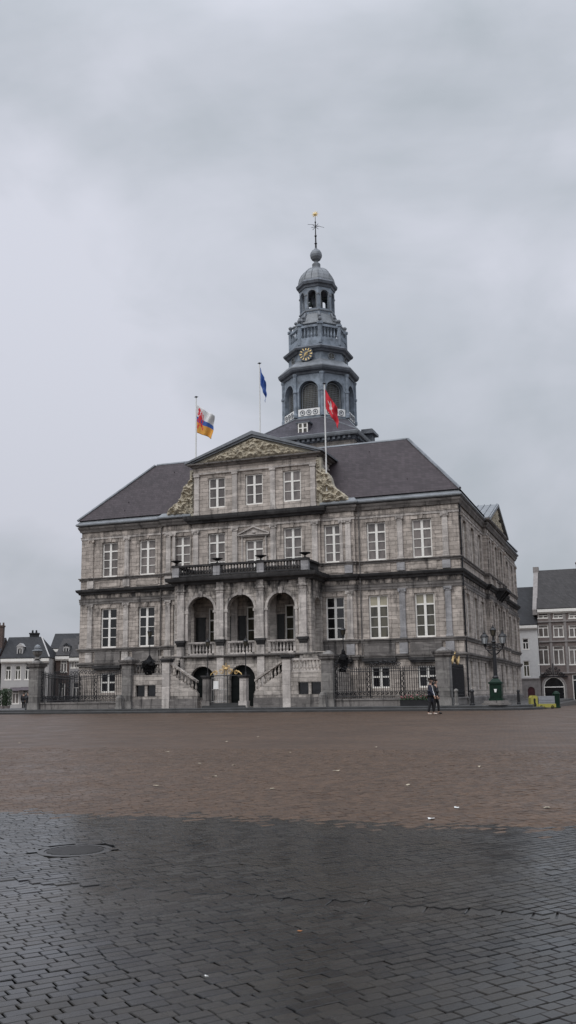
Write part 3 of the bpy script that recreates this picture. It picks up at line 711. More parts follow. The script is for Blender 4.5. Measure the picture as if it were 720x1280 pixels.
# --- baluster helper
def bal(m, x, y, z0, h, r=.075, n=8):
    m.lathe([(r*1.0, 0), (r*1.0, h*.08), (r*.55, h*.12), (r*1.15, h*.30), (r*1.1, h*.42), (r*.5, h*.72), (r*.55, h*.86), (r*.95, h*.90), (r*.95, h)], x, y, n, z=z0)
def balustrade(m, a, b, z0a, z0b, h, sp=.27, wd=.26, rail=.14, base=.12, r=.075):
    a = Vector(a); b = Vector(b); n = max(1, int((b-a).length/sp))
    m.beam((a.x, a.y, z0a+base/2), (b.x, b.y, z0b+base/2), wd, base); m.beam((a.x, a.y, z0a+h-rail/2), (b.x, b.y, z0b+h-rail/2), wd+.06, rail)
    for k in range(n):
        t = (k+.5)/n; p = a.lerp(b, t); z = z0a+(z0b-z0a)*t+base*.8; bal(m, p.x, p.y, z, h-rail-base*.8, r)

DOORG = plain('green_black_door', (0.004, 0.006, 0.006), .6, .3, spec=.2)
DOORD = plain('shade_dark_panelling', (0.030, 0.030, 0.030), .5, .3)
# --- arcaded loggia
LX0, LX1, LY = 10.15, 20.85, -3.2
bays = (12.32, 15.48, 18.62)
lm = MB()
lm.arcwall(LX0, LX1, .3, 4.0, LY, LY+.5, [(12.42, .98, .32, 2.25), (15.55, 1.02, .32, 2.25), (18.65, .98, .32, 2.25)])
lm.arcwall(LX0, LX1, 4.0, 9.3, LY, LY+.5, [(c, 1.06, 4.0, 7.28) for c in bays])
for xs_ in (LX0, LX1-.5):
    lm.M = Matrix.Translation((xs_, 0, 0)) @ Matrix.Rotation(R(90), 4, 'Z')
    lm.arcwall(LY+.5, yC-.0, 4.0, 9.3, -.5, 0, [(-1.62, .72, 4.0, 7.3)])
    lm.box(LY+.5, yC, -.5, 0, .3, 4.0); lm.M = Matrix.Identity(4)
lg = lm.build('loggia', LOGG, TH)
m = MB(); m.box(LX0+.5, LX1-.5, LY+.5, yC-.01, 3.75, 4.1); m.build('loggia_floor', MIDG, lg)
m = MB(); m.box(LX0+.5, LX1-.5, LY+.5, yC-.01, 9.0, 9.25); m.build('loggia_ceiling', PALE, lg)
for c in (12.42, 15.55, 18.65):
    m = MB(); m.box(c-1.06, c-.03, LY+.42, LY+.49, .62, 2.9); m.box(c+.03, c+1.1, LY+.42, LY+.49, .62, 2.9); m.box(c-1.1, c+1.1, LY+.44, LY+.48, .3, 3.3)
    for s in (-1, 1):
        for zz in (.8, 1.8): m.box(c+s*.53-.34, c+s*.53+.34, LY+.39, LY+.419, zz, zz+.8)
    m.build('undercroft_door', DOORG, lg)
m = MB()   # dado darkened for the loggia's shade, and inner pier arches seen through the arcade
for c in bays:
    m.arcband(c, 1.06, 1.24, 5.1, 7.28, LY-.07, LY)
    m.hexa([(c-.13, LY-.16, 8.28), (c+.13, LY-.16, 8.28), (c+.13, LY, 8.28), (c-.13, LY, 8.28), (c-.19, LY-.16, 8.72), (c+.19, LY-.16, 8.72), (c+.19, LY, 8.72), (c-.19, LY, 8.72)])
    for s in (-1, 1): m.box(c+s*1.15-.16, c+s*1.15+.16, LY-.12, LY-.071, 7.1, 7.28)
m.build('archivolt', PALE, lg)
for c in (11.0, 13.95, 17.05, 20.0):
    m = MB(); w2 = .82 if 12 < c < 19 else .45; m.box(c-w2, c+w2, yC-.05, yC-.011, 4.1, 6.9); m.box(c-w2-.05, c+w2+.05, yC-.09, yC-.011, 6.9, 7.0); m.build('shade_dark_dado', DOORD, lg)  # dado made wide and dark so its colour also carries the loggia's shade
for x in (13.9, 17.05):
    m = MB(); m.box(x-.25, x+.25, yC-.22, yC-.01, 4.1, 8.98); m.build('inner_pier', PALE, lg)
for x in (10.72, 13.90, 17.05, 20.28):
    m = MB(); h = .27
    m.box(x-h, x+h, LY-.2, LY+.01, 5.28, 8.55); m.box(x-h-.06, x+h+.06, LY-.26, LY+.01, 5.12, 5.28)
    m.box(x-h-.03, x+h+.03, LY-.24, LY+.01, 8.55, 8.62); m.box(x-h-.08, x+h+.08, LY-.28, LY+.01, 8.72, 8.84); m.box(x-h, x+h, LY-.22, LY+.01, 8.62, 8.72)
    m.box(x-h, x+h, LY-.2, LY+.01, 8.84, 9.3)
    m.build('loggia_pilaster', PALE, lg)
    m = MB(); m.box(x-h-.12, x+h+.12, LY-.34, LY+.01, 4.94, 5.12); m.box(x-h-.05, x+h+.05, LY-.26, LY+.01, 4.80, 4.94); m.box(x-h-.01, x+h+.01, LY-.2, LY+.01, 4.66, 4.80); m.build('pilaster_corbel', LEDGE, lg)
    m = MB(); m.box(x-h-.02, x+h+.02, LY-.19, LY+.01, 4.0, 4.66); m.box(x-h, x+h, LY-.14, LY+.01, .3, 3.82); m.build('loggia_pedestal', PALE, lg)
m = MB(); m.mold([(LX0, yC), (LX0, LY), (LX1, LY), (LX1, yC)], [(-.02, 3.82), (.18, 3.84), (.26, 3.92), (.26, 4.0), (-.02, 4.02)]); m.build('floor_band', MIDG, lg)
m = MB(); m.mold([(LX0, yC+.1), (LX0, LY), (LX1, LY), (LX1, yC+.1)], [(-.4, 9.20), (.16, 9.22), (.22, 9.36), (.52, 9.46), (.56, 9.60), (.58, 9.74), (-.4, 9.80)]); 
m.box(LX0+.3, LX1-.3, LY+.3, yC, 9.5, 9.79); m.build('balcony_slab', LEDGE, lg)
for c in bays:
    m = MB(); balustrade(m, (c-1.04, LY+.14, 0), (c+1.04, LY+.14, 0), 4.03, 4.03, .95, sp=.235, wd=.24, r=.08); 
    m.box(c-1.06, c-.86, LY+.02, LY+.26, 4.05, 4.94); m.box(c+.86, c+1.06, LY+.02, LY+.26, 4.05, 4.94); m.build('loggia_balustrade', PALE, lg)
BZ = 9.80; by = LY-.3
m = MB(); px = (10.42, 13.75, 17.2, 20.58)
for i in range(3): balustrade(m, (px[i]+.27, by, 0), (px[i+1]-.27, by, 0), BZ, BZ, .86, sp=.225, r=.075)
for x in (10.42, 20.58): balustrade(m, (x, by+.27, 0), (x, yC-.05, 0), BZ, BZ, .86, sp=.225)
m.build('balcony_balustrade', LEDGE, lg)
for x in px:
    m = MB(); m.box(x-.27, x+.27, by-.17, by+.17, BZ, BZ+.72); m.cur = 1; m.box(x-.31, x+.31, by-.21, by+.21, BZ+.72, BZ+.885); m.build('balcony_pedestal', [BLUE, LEDGE], lg)
proto = None
labs = ['dark shallow bowl on the balcony rail, nearest the left end', 'dark shallow bowl on the balcony rail left of the small pedimented window', 'dark shallow bowl on the balcony rail right of the small pedimented window', 'dark shallow bowl on the balcony rail, nearest the right end']
for i, x in enumerate(px):
    m = MB(); m.lathe([(.10, 0), (.12, .04), (.05, .08), (.05, .16), (.30, .28), (.42, .32), (.42, .36), (.34, .36), (.1, .30)], 0, 0, 16)
    if proto is None: proto = m.build('planter_bowl', IRON); o = proto
    else: o = proto.copy(); C.objects.link(o)
    o.location = (x, by, BZ+.887); tag(o, labs[i], 'bowl', 'dark bowls on the balcony rail')

# --- forecourt stairs and terraces
FY = -6.0
def terrace(s):
    X = lambda v: 15.5+s*v
    m = MB()
    bx = lambda a, b, y0, y1, z0, z1: m.box(min(X(a), X(b)), max(X(a), X(b)), y0, y1, z0, z1)
    holes = [(5.33, 6.03), (6.23, 6.93)]
    # front wall of the terrace with its two cellar windows
    zt = 2.62
    bx(4.78, 5.33, FY-.12, FY+.3, .3, zt); bx(6.03, 6.23, FY-.05, FY+.3, .3, zt); bx(6.93, 7.35, FY-.12, FY+.3, .3, zt)
    bx(5.33, 6.93, FY-.12, FY+.3, .3, 1.14); bx(5.33, 6.93, FY-.12, FY+.3, 1.93, zt)
    bx(4.78, 7.35, FY+.3, LY, .3, zt-.02); bx(5.2, 7.35, LY, -.5, .3, zt-.02)
    # ramped wall of the flight, and its steps behind
    m.prism([(X(2.1), .3), (X(4.3), .3), (X(4.3), 2.62), (X(2.1), 1.25)], FY-.05, FY+.28)
    n = 13
    for k in range(n): bx(2.1+2.3*k/n, 4.79, FY+.28, -4.2, .3+2.3*k/n, .3+2.3*(k+1)/n)
    for k in range(8): bx(4.8+.0, 6.6, -4.2+.13*k, LY+.05, zt-.03, zt+1.45*(k+1)/8)
    o = m.build('staircase', LOGG, TH)
    m = MB(); balustrade(m, (X(2.15), FY+.1, 0), (X(4.3), FY+.1, 0), 1.25, 2.60, .92, sp=.25, r=.08); m.build('stair_balustrade', LOGG, o)
    m = MB(); balustrade(m, (X(4.85), FY+.1, 0), (X(7.35), FY+.1, 0), zt, zt, .9, sp=.25, r=.08); m.build('terrace_balustrade', PALE if s > 0 else MIDG, o)
    m = MB(); bx(4.82, 7.4, FY-.17, FY-.121, .3, .95); bx(2.1, 4.3, FY-.13, FY-.051, .3, .95); m.build('terrace_plinth', MIDG, o)
    for (a, b) in holes:
        m = MB(); bx(a, b, FY+.1, FY+.12, 1.14, 1.93)
        wv = MB(); wv.box(min(X(a), X(b)), max(X(a), X(b)), FY+.08, FY+.10, 1.14, 1.93); f = wv.build('cellar_window', GDARK, o)
    m = MB(); p5 = 4.52
    bx(p5-.28, p5+.28, FY-.2, FY+.35, .3, 3.5); m.build('stair_pier', PALE, o)
    m = MB(); bx(p5-.34, p5+.34, FY-.26, FY+.4, 3.5, 3.62); bx(p5-.40, p5+.40, FY-.32, FY+.45, 3.62, 3.74); m.build('pier_cap', LEDGE, o)
terrace(-1); terrace(1)
m = MB(); m.box(13.9, 17.1, FY-.45, FY+.2, .3, .46); m.box(14.0, 17.0, FY-.15, FY+.5, .46, .62); m.build('entrance_step', MIDK, TH)

# ------------------------------------------------------------------ tower
TX, TY = 15.5, 16.5
O = R(22.5)
def octo(prof, m=None): m = m or MB(); m.lathe(prof, TX, TY, 8, O); return m
m = MB(); s = 4.65; m.box(TX-s, TX+s, TY-s, TY+s, 16.5, 23.4); hall = m.build('tower', stone('hall_block_stone', (.30, .27, .245), (.2, .185, .17), CRUST, stain=.5), TH)
sq = lambda s: [(TX-s, TY-s), (TX+s, TY-s), (TX+s, TY+s), (TX-s, TY+s)]
m = MB(); m.mold(sq(4.65), [(-.05, 22.55), (.05, 22.57), (.08, 22.75), (-.05, 22.78)], True)
m.mold(sq(4.65), [(-.05, 23.30), (.12, 23.32), (.16, 23.62), (-.05, 23.65)], True)
for k in range(-9, 10):
    t = k*.48
    for (ax, sg) in ((0, -1), (1, 1), (0, 1), (1, -1)):
        if ax == 0: m.box(TX+t-.12, TX+t+.12, *(sorted((TY+sg*4.6, TY+sg*5.02))), 23.4, 23.66)
        else: m.box(*(sorted((TX+sg*4.6, TX+sg*5.02))), TY+t-.12, TY+t+.12, 23.4, 23.66)
m.build('bracket_frieze', TDARK, hall)
m = MB(); m.mold(sq(4.65), [(-.05, 23.66), (.50, 23.68), (.56, 23.80), (.60, 23.98), (.45, 24.06), (-.05, 24.06)], True); m.build('block_cornice', LEADL, hall)
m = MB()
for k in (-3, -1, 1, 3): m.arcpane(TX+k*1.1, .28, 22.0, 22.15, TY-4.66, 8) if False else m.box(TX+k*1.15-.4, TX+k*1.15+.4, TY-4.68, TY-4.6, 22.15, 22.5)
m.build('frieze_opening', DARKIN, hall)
RO = 3.46; c8 = RO*math.cos(O); s8 = RO*math.sin(O); zb, zt_ = 24.05, 26.15; S5 = 5.12
m = MB(); vs = [(TX-S5, TY-S5, zb), (TX+S5, TY-S5, zb), (TX+S5, TY+S5, zb), (TX-S5, TY+S5, zb)]
top = [(TX+RO*math.cos(O+k*math.pi/4), TY+RO*math.sin(O+k*math.pi/4), zt_) for k in range(8)]
vs += top
# corners: 0:(-,-) 1:(+,-) 2:(+,+) 3:(-,+); ring index k angle 22.5+45k
fs = [(0, 1, 4+6, 4+5), (1, 2, 4+0, 4+7), (2, 3, 4+2, 4+1), (3, 0, 4+4, 4+3), (1, 4+7, 4+6), (2, 4+1, 4+0), (3, 4+3, 4+2), (0, 4+5, 4+4)]
m.add(vs, fs); m.build('tower_skirt_roof', TSLATE, hall)
m = MB()
for k, cn in ((5, 0), (6, 1), (7, 1)): m.tube([vs[cn], (top[k][0], top[k][1], top[k][2]+.03)], .06, 5)
m.build('roof_hip', LEAD, hall)
m = MB(); DM = Matrix.Translation((TX-.08, TY-4.72, 24.2)) @ Matrix.Diagonal((.80, 1, .76, 1)) @ Matrix.Translation((-TX+.3, -TY+4.72, -24.3)); m.M = DM; m.box(TX-1.02, TX+.42, TY-4.72, TY-2.6, 24.3, 25.72); m.cur = 1
m.box(TX-1.14, TX+.54, TY-4.86, TY-2.6, 25.72, 25.9); m.hexa([(TX-1.1, TY-4.8, 25.9), (TX+.5, TY-4.8, 25.9), (TX+.5, TY-2.4, 25.9), (TX-1.1, TY-2.4, 25.9), (TX-.8, TY-4.3, 26.12), (TX+.2, TY-4.3, 26.12), (TX+.2, TY-2.4, 26.2), (TX-.8, TY-2.4, 26.2)])
dm = m.build('dormer', [TSLATE, TDARK], hall)
o = win_mesh(1.08, 1.3, 1, .52).build('dormer_window', WHITE, hall); o.location = (TX-.08, TY-4.76, 24.25); o.scale = (.86, 1, .80)
m = MB(); m.M = DM; m.box(TX-.3-.5, TX-.3+.5, TY-4.74, TY-4.722, 24.4, 25.62); m.build('dormer_pane', GDIM, hall)
for (x, y) in ((TX+4.1, TY+2.6),):
    m = MB(); m.box(x-.45, x+.45, y-.6, y+.6, 23.9, 25.5); m.cur = 1; m.box(x-.75, x+.75, y-.95, y+.95, 25.5, 25.75); m.box(x-.55, x+.55, y-.7, y+.7, 25.75, 26.0); m.build('chimney', [TDARK, LEAD], hall)

# main drum: eight arched faces
def face(mb, k, R_):      # local x along the face, y outward negative, origin on tower axis
    a = k*math.pi/4
    mb.M = Matrix.Translation((TX, TY, 0)) @ Matrix.Rotation(a+math.pi/2, 4, 'Z'); return R_*math.cos(O), R_*math.sin(O)
HALL_ = hall; dr = MB(); rim = MB(); lou = MB(); pan = MB(); hole = MB(); inner = MB(); cap = MB(); post = MB()
z0d, z1d, zsp, ra = 26.3, 30.5, 28.85, .93
for k in range(8):
    ap, hs = face(dr, k, 3.40)
    dr.arcwall(-hs, hs, 25.9, z1d, -ap, -ap+.5, [(0, ra, 27.1, zsp)])
    face(rim, k, 3.4); rim.arcband(0, ra, ra+.17, 27.1, zsp, -ap-.06, -ap); rim.box(-ra-.3, -ra, -ap-.09, -ap-.061, zsp-.12, zsp+.02); rim.box(ra, ra+.3, -ap-.09, -ap-.061, zsp-.12, zsp+.02)
    face(lou, k, 3.4); lou.arcpane(0, ra, 27.1, zsp, -ap+.52); pan = MB(); hole = MB()
    face(inner, k, 3.4); inner.arcband(0, ra-.20, ra-.12, 27.1, zsp, -ap+.36, -ap+.49)
    for j in range(-4, 5):
        x = j*.15
        if abs(x) < ra-.2: inner.box(x-.012, x+.012, -ap+.42, -ap+.44, 27.1, zsp+math.sqrt(max(0, (ra-.2)**2-x*x)))
    for j in range(12):
        z = 27.25+j*.18; half = ra-.2 if z < zsp else math.sqrt(max(0, (ra-.2)**2-(z-zsp)**2))
        if half > .05: inner.box(-half, half, -ap+.42, -ap+.44, z-.01, z+.01)
    face(pan, k, 3.4); pan.box(-ra-.12, ra+.12, -ap-.05, -ap+.1, 26.40, 27.08)
    face(hole, k, 3.4)
    for x in (-.62, 0, .62):
        ring_ = [(x+.23*math.cos(t*math.pi/6), -ap-.07, 26.72+.23*math.sin(t*math.pi/6)) for t in range(13)]; hole.tube(ring_, .032, 5)
        if True: hole.add([(x+.11*math.cos(t*math.pi/6), -ap-.054, 26.72+.11*math.sin(t*math.pi/6)) for t in range(12)], [tuple(range(12))])
    pn_ = pan.build('roundel_panel', TWHITE, HALL_)
    hole.build('roundels', TDARK, HALL_)
dru = dr.build('drum', TSTONE, hall)
rim.build('arch_moulding', TSTONE, hall); lou.build('louvre', GDIM, hall); inner.build('wire_screen', LEADL, hall); 
for k in range(8):
    m = MB(); a = O+k*math.pi/4; x, y = TX+3.42*math.cos(a), TY+3.42*math.sin(a)
    m.lathe([(.22, 26.3), (.22, 26.6), (.17, 26.7), (.17, 28.6), (.24, 28.7), (.24, 28.85), (.17, 28.9), (.17, 30.2), (.25, 30.4), (.25, 30.5)], x, y, 8)
    m.build('corner_shaft', TSTONE, hall)
octo([(3.40, 26.0), (3.52, 26.02), (3.52, 26.20), (3.40, 26.24)]).build('drum_base', LEAD, hall)
octo([(3.38, 30.45), (3.52, 30.47), (3.56, 30.66), (3.78, 30.72), (3.88, 30.86), (3.92, 31.04), (3.80, 31.10), (3.05, 31.85), (2.9, 31.95)]).build('lower_tower_cornice', TDARK, hall)
octo([(3.89, 30.99), (3.93, 31.02), (3.93, 31.12), (3.06, 31.93), (2.92, 32.0)]).build('cornice_flashing', LEAD, hall)
octo([(2.88, 31.8), (2.88, 32.85)]).build('clock_stage', TSTONE, hall)
octo([(2.86, 32.70), (3.06, 32.74), (3.14, 32.88), (3.36, 32.98), (3.42, 33.16), (3.34, 33.22), (2.9, 33.45), (2.6, 33.6)]).build('upper_tower_cornice', TDARK, hall)
# clock on front face, round windows on the neighbours
ap, hs = 2.88*math.cos(O), 0
def disc(m, r, y, x=0, z=0, n=32): m.add([(x+r*math.cos(2*math.pi*t/n), y, z+r*math.sin(2*math.pi*t/n)) for t in range(n)], [tuple(range(n))])
ck = MB(); ck.M = Matrix.Translation((TX-.22, TY, 32.45)) @ Matrix.Rotation(R(-0), 4, 'Z')
yk = -ap-.42
# dark ring body, open numerals in gold
ck.tube([(.66*math.cos(t*math.pi/16), yk+.0, .66*math.sin(t*math.pi/16)) for t in range(33)], .045, 6)
disc(ck, .64, yk+.02); ck.box(-.5, .5, yk+.03, -ap+.1, -.5, .5)
clk = ck.build('clock', TDARK, hall)
m = MB(); m.M = ck.M
for t in range(12):
    a = t*math.pi/6; c_, s_ = math.cos(a), math.sin(a); n_ = (-s_, c_); w_ = .05+.02*(t % 3 == 0)
    p = [(c_*.40-n_[0]*w_*.6, yk-.03, s_*.40-n_[1]*w_*.6), (c_*.62-n_[0]*w_, yk-.03, s_*.62-n_[1]*w_), (c_*.62+n_[0]*w_, yk-.03, s_*.62+n_[1]*w_), (c_*.40+n_[0]*w_*.6, yk-.03, s_*.40+n_[1]*w_*.6)]
    q_ = [(a_[0], yk+.01, a_[2]) for a_ in p]; m.hexa([q_[0], q_[1], p[1], p[0], q_[3], q_[2], p[2], p[3]])
m.build('clock_numerals', GOLDC, hall)
m = MB(); m.M = ck.M; m.tube([(.13*math.cos(t*math.pi/8), yk-.02, .13*math.sin(t*math.pi/8)) for t in range(17)], .03, 5); m.build('clock_boss', GOLDC, hall)
m = MB(); m.M = ck.M
m.tube([(0, yk-.06, 0), (.34, yk-.06, .26)], .035, 6); m.tube([(0, yk-.07, 0), (-.18, yk-.07, -.24)], .03, 6); m.tube([(0, yk-.06, 0), (.05, yk-.06, .2)], .03, 6); m.build('clock_hands', GOLDC, hall)
for k in (7, 5, 0):
    m = MB(); face(m, k, 2.88); m.tube([(.33*math.cos(t*math.pi/10), -ap-.03, 32.35+.33*math.sin(t*math.pi/10)) for t in range(21)], .06, 6)
    m.box(-.02, .02, -ap-.04, -ap, 32.05, 32.65); m.box(-.3, .3, -ap-.04, -ap, 32.33, 32.37); m.cur = 1; m.add([(.3*math.cos(t*math.pi/10), -ap-.01, 32.35+.3*math.sin(t*math.pi/10)) for t in range(20)], [tuple(range(20))])
    m.build('round_window', [LEADL, GDIM], hall)
# balustrade gallery
gl = MB(); gp = MB(); gu = MB(); RG = 2.66
for k in range(8):
    a, b = O+k*math.pi/4, O+(k+1)*math.pi/4; p = (TX+RG*math.cos(a), TY+RG*math.sin(a)); q_ = (TX+RG*math.cos(b), TY+RG*math.sin(b))
    balustrade(gl, (p[0], p[1], 0), (q_[0], q_[1], 0), 33.95, 33.95, 1.55, sp=.32, wd=.2, rail=.22, base=.3, r=.085)
    gp = MB(); gp.lathe([(.2, 33.6), (.2, 35.45), (.3, 35.5), (.3, 35.68), (.1, 35.72)], p[0], p[1], 8)
    gp.build('gallery_post', TSTONE, hall); gu = MB(); gu.lathe([(.05, 0), (.05, .15), (.17, .25), (.20, .38), (.12, .50), (.0, .56)], p[0], p[1], 10, z=35.7); gu.build('gallery_finial', LEAD, hall)
octo([(2.55, 33.3), (2.8, 33.4), (2.8, 33.95), (2.5, 34.0)], gl)
gl.build('gallery_balustrade', TSTONE, hall)
octo([(1.75, 33.9), (1.75, 36.0)]).build('lantern_base', TSTONE, hall)
# flared lead apron under the lantern with scroll ribs and urns
octo([(2.25, 35.72), (2.42, 35.84), (2.38, 35.98), (2.05, 36.15), (1.88, 36.6), (1.76, 37.0)]).build('lantern_apron', LEADL, hall)
for k in range(8):
    m = MB(); a = O+k*math.pi/4; ca, sa = math.cos(a), math.sin(a)
    m.tube([(TX+r*ca, TY+r*sa, z) for r, z in ((2.62, 35.5), (2.6, 36.0), (2.3, 36.2), (2.05, 36.25), (1.9, 36.7), (1.74, 37.1))], .13, 7)
    m.lathe([(.06, 0), (.06, .12), (.16, .2), (.17, .33), (.0, .46)], TX+2.12*ca, TY+2.12*sa, 8, z=36.3)
    m.build('scroll_buttress', LEAD, hall)
# open belfry lantern
lt = MB(); bl = MB(); RL = 1.72
for k in range(8):
    ap2, hs2 = face(lt, k, RL); lt.arcwall(-hs2, hs2, 36.2, 40.0, -ap2, -ap2+.2, [(0, .40, 37.55, 39.05)], 8)
    face(bl, k, RL); bl.box(-hs2-.06, hs2+.06, -ap2-.07, -ap2, 37.30, 37.42)
    for x in (-.26, 0, .26): bl.box(x-.07, x+.07, -ap2-.03, -ap2-.002, 36.85, 37.15)
    bl.arcband(0, .40, .47, 37.6, 39.05, -ap2-.04, -ap2, 8); bl.box(-hs2-.04, -.47, -ap2-.05, -ap2, 38.95, 39.08); bl.box(.47, hs2+.04, -ap2-.05, -ap2, 38.95, 39.08)
lt.build('belfry', TSTONE, hall); bl.build('belfry_trim', LEAD, hall)
m = MB()
for (x, y, z, r) in ((-.5, -.6, 38.5, .26), (.45, -.75, 38.4, .28), (0, .2, 38.7, .38), (-.45, -.55, 37.9, .2), (.5, -.7, 37.85, .2)):
    m.lathe([(r, 0), (r*.95, .06), (r*.66, r*.7), (r*.55, r*1.3), (.0, r*1.6)], TX+x, TY+y, 12, z=z-r)
m.box(TX-1, TX+1, TY-.05, TY+.05, 39.0, 39.1); m.box(TX-.05, TX+.05, TY-1, TY+1, 39.0, 39.1)
m.build('carillon_bells', BELL, hall)
octo([(1.45, 36.6), (1.45, 37.7), (.55, 37.72), (.55, 39.75)]).build('belfry_shade_core', TDARK, hall)  # raised floor with dark core added to keep the belfry openings dark
octo([(1.6, 39.7), (1.80, 39.78), (1.84, 39.98), (2.0, 40.08), (2.06, 40.34), (2.0, 40.42), (1.78, 40.62)]).build('dome_cornice', TDARK, hall)
m = MB(); pr = [(1.80, 40.5), (1.78, 40.75), (1.68, 41.15), (1.48, 41.55), (1.20, 41.87), (.85, 42.10), (.5, 42.24), (.42, 42.3)]
m.lathe(pr, TX, TY, 8, O); dome = m.build('dome', LEADL, hall)
m = MB()
for k in range(16):
    a = O+k*math.pi/8; f_ = 1.0 if k % 2 == 0 else math.cos(math.pi/8)
    m.tube([(TX+r*f_*math.cos(a), TY+r*f_*math.sin(a), z) for r, z in pr], .045, 5)
m.build('dome_rib', LEAD, hall)
m = MB(); m.lathe([(.5, 42.2), (.5, 42.35), (.40, 42.45), (.42, 42.75), (.36, 42.85), (.2, 42.95), (.2, 43.12), (.42, 43.25), (.56, 43.5), (.60, 43.72), (.56, 43.95), (.42, 44.2), (.2, 44.36), (.12, 44.5)], TX, TY, 16); m.build('orb', LEAD, hall)
m = MB(); m.lathe([(.11, 44.4), (.09, 44.9), (.15, 45.0), (.08, 45.1), (.07, 45.7), (.13, 45.8), (.06, 45.95), (.05, 46.6), (.05, 47.2), (.09, 47.3), (.03, 47.4), (.03, 47.9)], TX, TY, 8)
for a in range(4):
    t = R(45*a); m.tube([(TX-.42*math.cos(t), TY, 46.8-.42*math.sin(t)), (TX+.42*math.cos(t), TY, 46.8+.42*math.sin(t))], .025, 5)
m.tube([(TX-.8, TY, 47.2), (TX-.3, TY, 47.1), (TX+.9, TY, 46.55)], .02, 5)
m.build('spire_rod', IRON, hall)
m = MB(); m.M = Matrix.Translation((TX, TY, 48.15))
for k in range(8):
    a = k*math.pi/4; m.tube([(0, 0, 0), (.36*math.cos(a), 0, .36*math.sin(a))], .05, 5, rr=[.09, .02])
m.lathe([(.0, -.15), (.14, -.08), (.17, 0), (.14, .08), (0, .15)], 0, 0, 8); m.build('gilded_star', GOLDC, hall)

# ------------------------------------------------------------------ flags
def pole(x, y, z0, z1, label):
    o = empty('flagpole', label, 'flagpole', (x, y, z0), 0, 'white flagpoles on the roof')
    m = MB(); m.tube([(0, 0, 0), (0, 0, (z1-z0))], .06, 8, rr=[.07, .045]); m.build('pole', POLE, o)
    m = MB(); m.lathe([(.03, 0), (.12, .06), (.12, .10), (.02, .16)], 0, 0, 8, z=z1-z0); m.box(-.18, .18, -.015, .015, z1-z0+.06, z1-z0+.09); m.build('finial', IRON, o)
    return o
pole(10.63, -.62, 19.3, 24.6, 'white flagpole at the left corner of the pediment')
pole(15.08, 2.0, 20.6, 27.7, 'tall white flagpole behind the pediment, middle of the three')
pole(21.36, -.45, 15.3, 24.4, 'white flagpole beside the right carved scroll, in front of the tower')
def flag(name, P, loc, colf, mats, label, nu=36, nv=26, wave=.18, folds=2.5):
    """P: four corners (x,z) top-hoist, top-fly, bottom-fly, bottom-hoist"""
    m = MB(); vs = []
    for j in range(nv+1):
        for i in range(nu+1):
            u, v = i/nu, j/nv
            a = [P[0][k]*(1-u)+P[1][k]*u for k in (0, 1)]; b = [P[3][k]*(1-u)+P[2][k]*u for k in (0, 1)]
            x = a[0]*(1-v)+b[0]*v; z = a[1]*(1-v)+b[1]*v
            d = wave*u*math.sin(folds*2*math.pi*(u*.8+v*.35))
            x += .06*u*math.sin(5+v*9+u*3); z += .05*math.sin(u*9+v*2)*u
            vs.append((x, d, z))
    n = nu+1
    for j in range(nv):
        for i in range(nu):
            m.f.append((j*n+i, j*n+i+1, (j+1)*n+i+1, (j+1)*n+i)); m.mi.append(colf((i+.5)/nu, (j+.5)/nv))
    m.v = vs; o = m.build(name, mats, smooth=True, recalc=False); o.location = loc
    md = o.modifiers.new('cloth_thickness', 'SOLIDIFY'); md.thickness = .012
    return o
FW = plain('white_flag_cloth', (.62, .62, .62), .8, .06); FB = plain('blue_flag_cloth', (.035, .095, .33), .8, .1); FY_ = plain('yellow_flag_cloth', (.62, .30, .05), .8, .1); FR = plain('red_flag_cloth', (.56, .02, .035), .8, .12)
lion = ["..####......", ".######.#...", "..###..##...", ".#####.#.##.", "####.###..#.", ".#.######.#.", "..#######.#.", ".######.###.", "##.####..#..", "#..#####....", "..##..###...", ".###...##.#.", "##......###.", "#........#.."]
def limb(u, v):
    if .04 < u < .42 and .06 < v < .86:
        i = int((u-.04)/.38*12); j = int((v-.06)/.80*14)
        if lion[j][i] == '#': return 3
    return 0 if v < .42 else 1 if v < .62 else 2
tag(flag('flag', [(0, 0), (1.50, -1.15), (1.38, -3.0), (.02, -2.35)], (10.69, -.62, 24.05), limb, [FW, FB, FY_, FR], ''), 'flag with white, blue and yellow stripes and a red lion by the hoist', 'flag')
def star(u, v):
    x, y = (u-.42)*1.2, v-.48; r = math.hypot(x, y); a = math.atan2(x, -y); k = (a/(2*math.pi)*5) % 1; k = abs(k-.5)*2
    return 1 if r < .12+.2*k**2 else 0
tag(flag('flag', [(0, 0), (.85, -1.55), (1.05, -3.25), (.02, -1.55)], (21.43, -.45, 24.0), star, [FR, FW], '', wave=.25), 'red flag with a white star hanging in front of the tower', 'flag')
tag(flag('flag', [(0, 0), (.42, -1.35), (.55, -3.1), (.02, -1.55)], (15.14, 2.0, 27.45), lambda u, v: 1 if (.35 < u < .6 and .55 < v < .75) else 0, [FB, plain('pale_blue_cloth', (.12, .2, .42), .8, .1)], '', wave=.25), 'limp dark blue flag on the middle flagpole', 'flag')

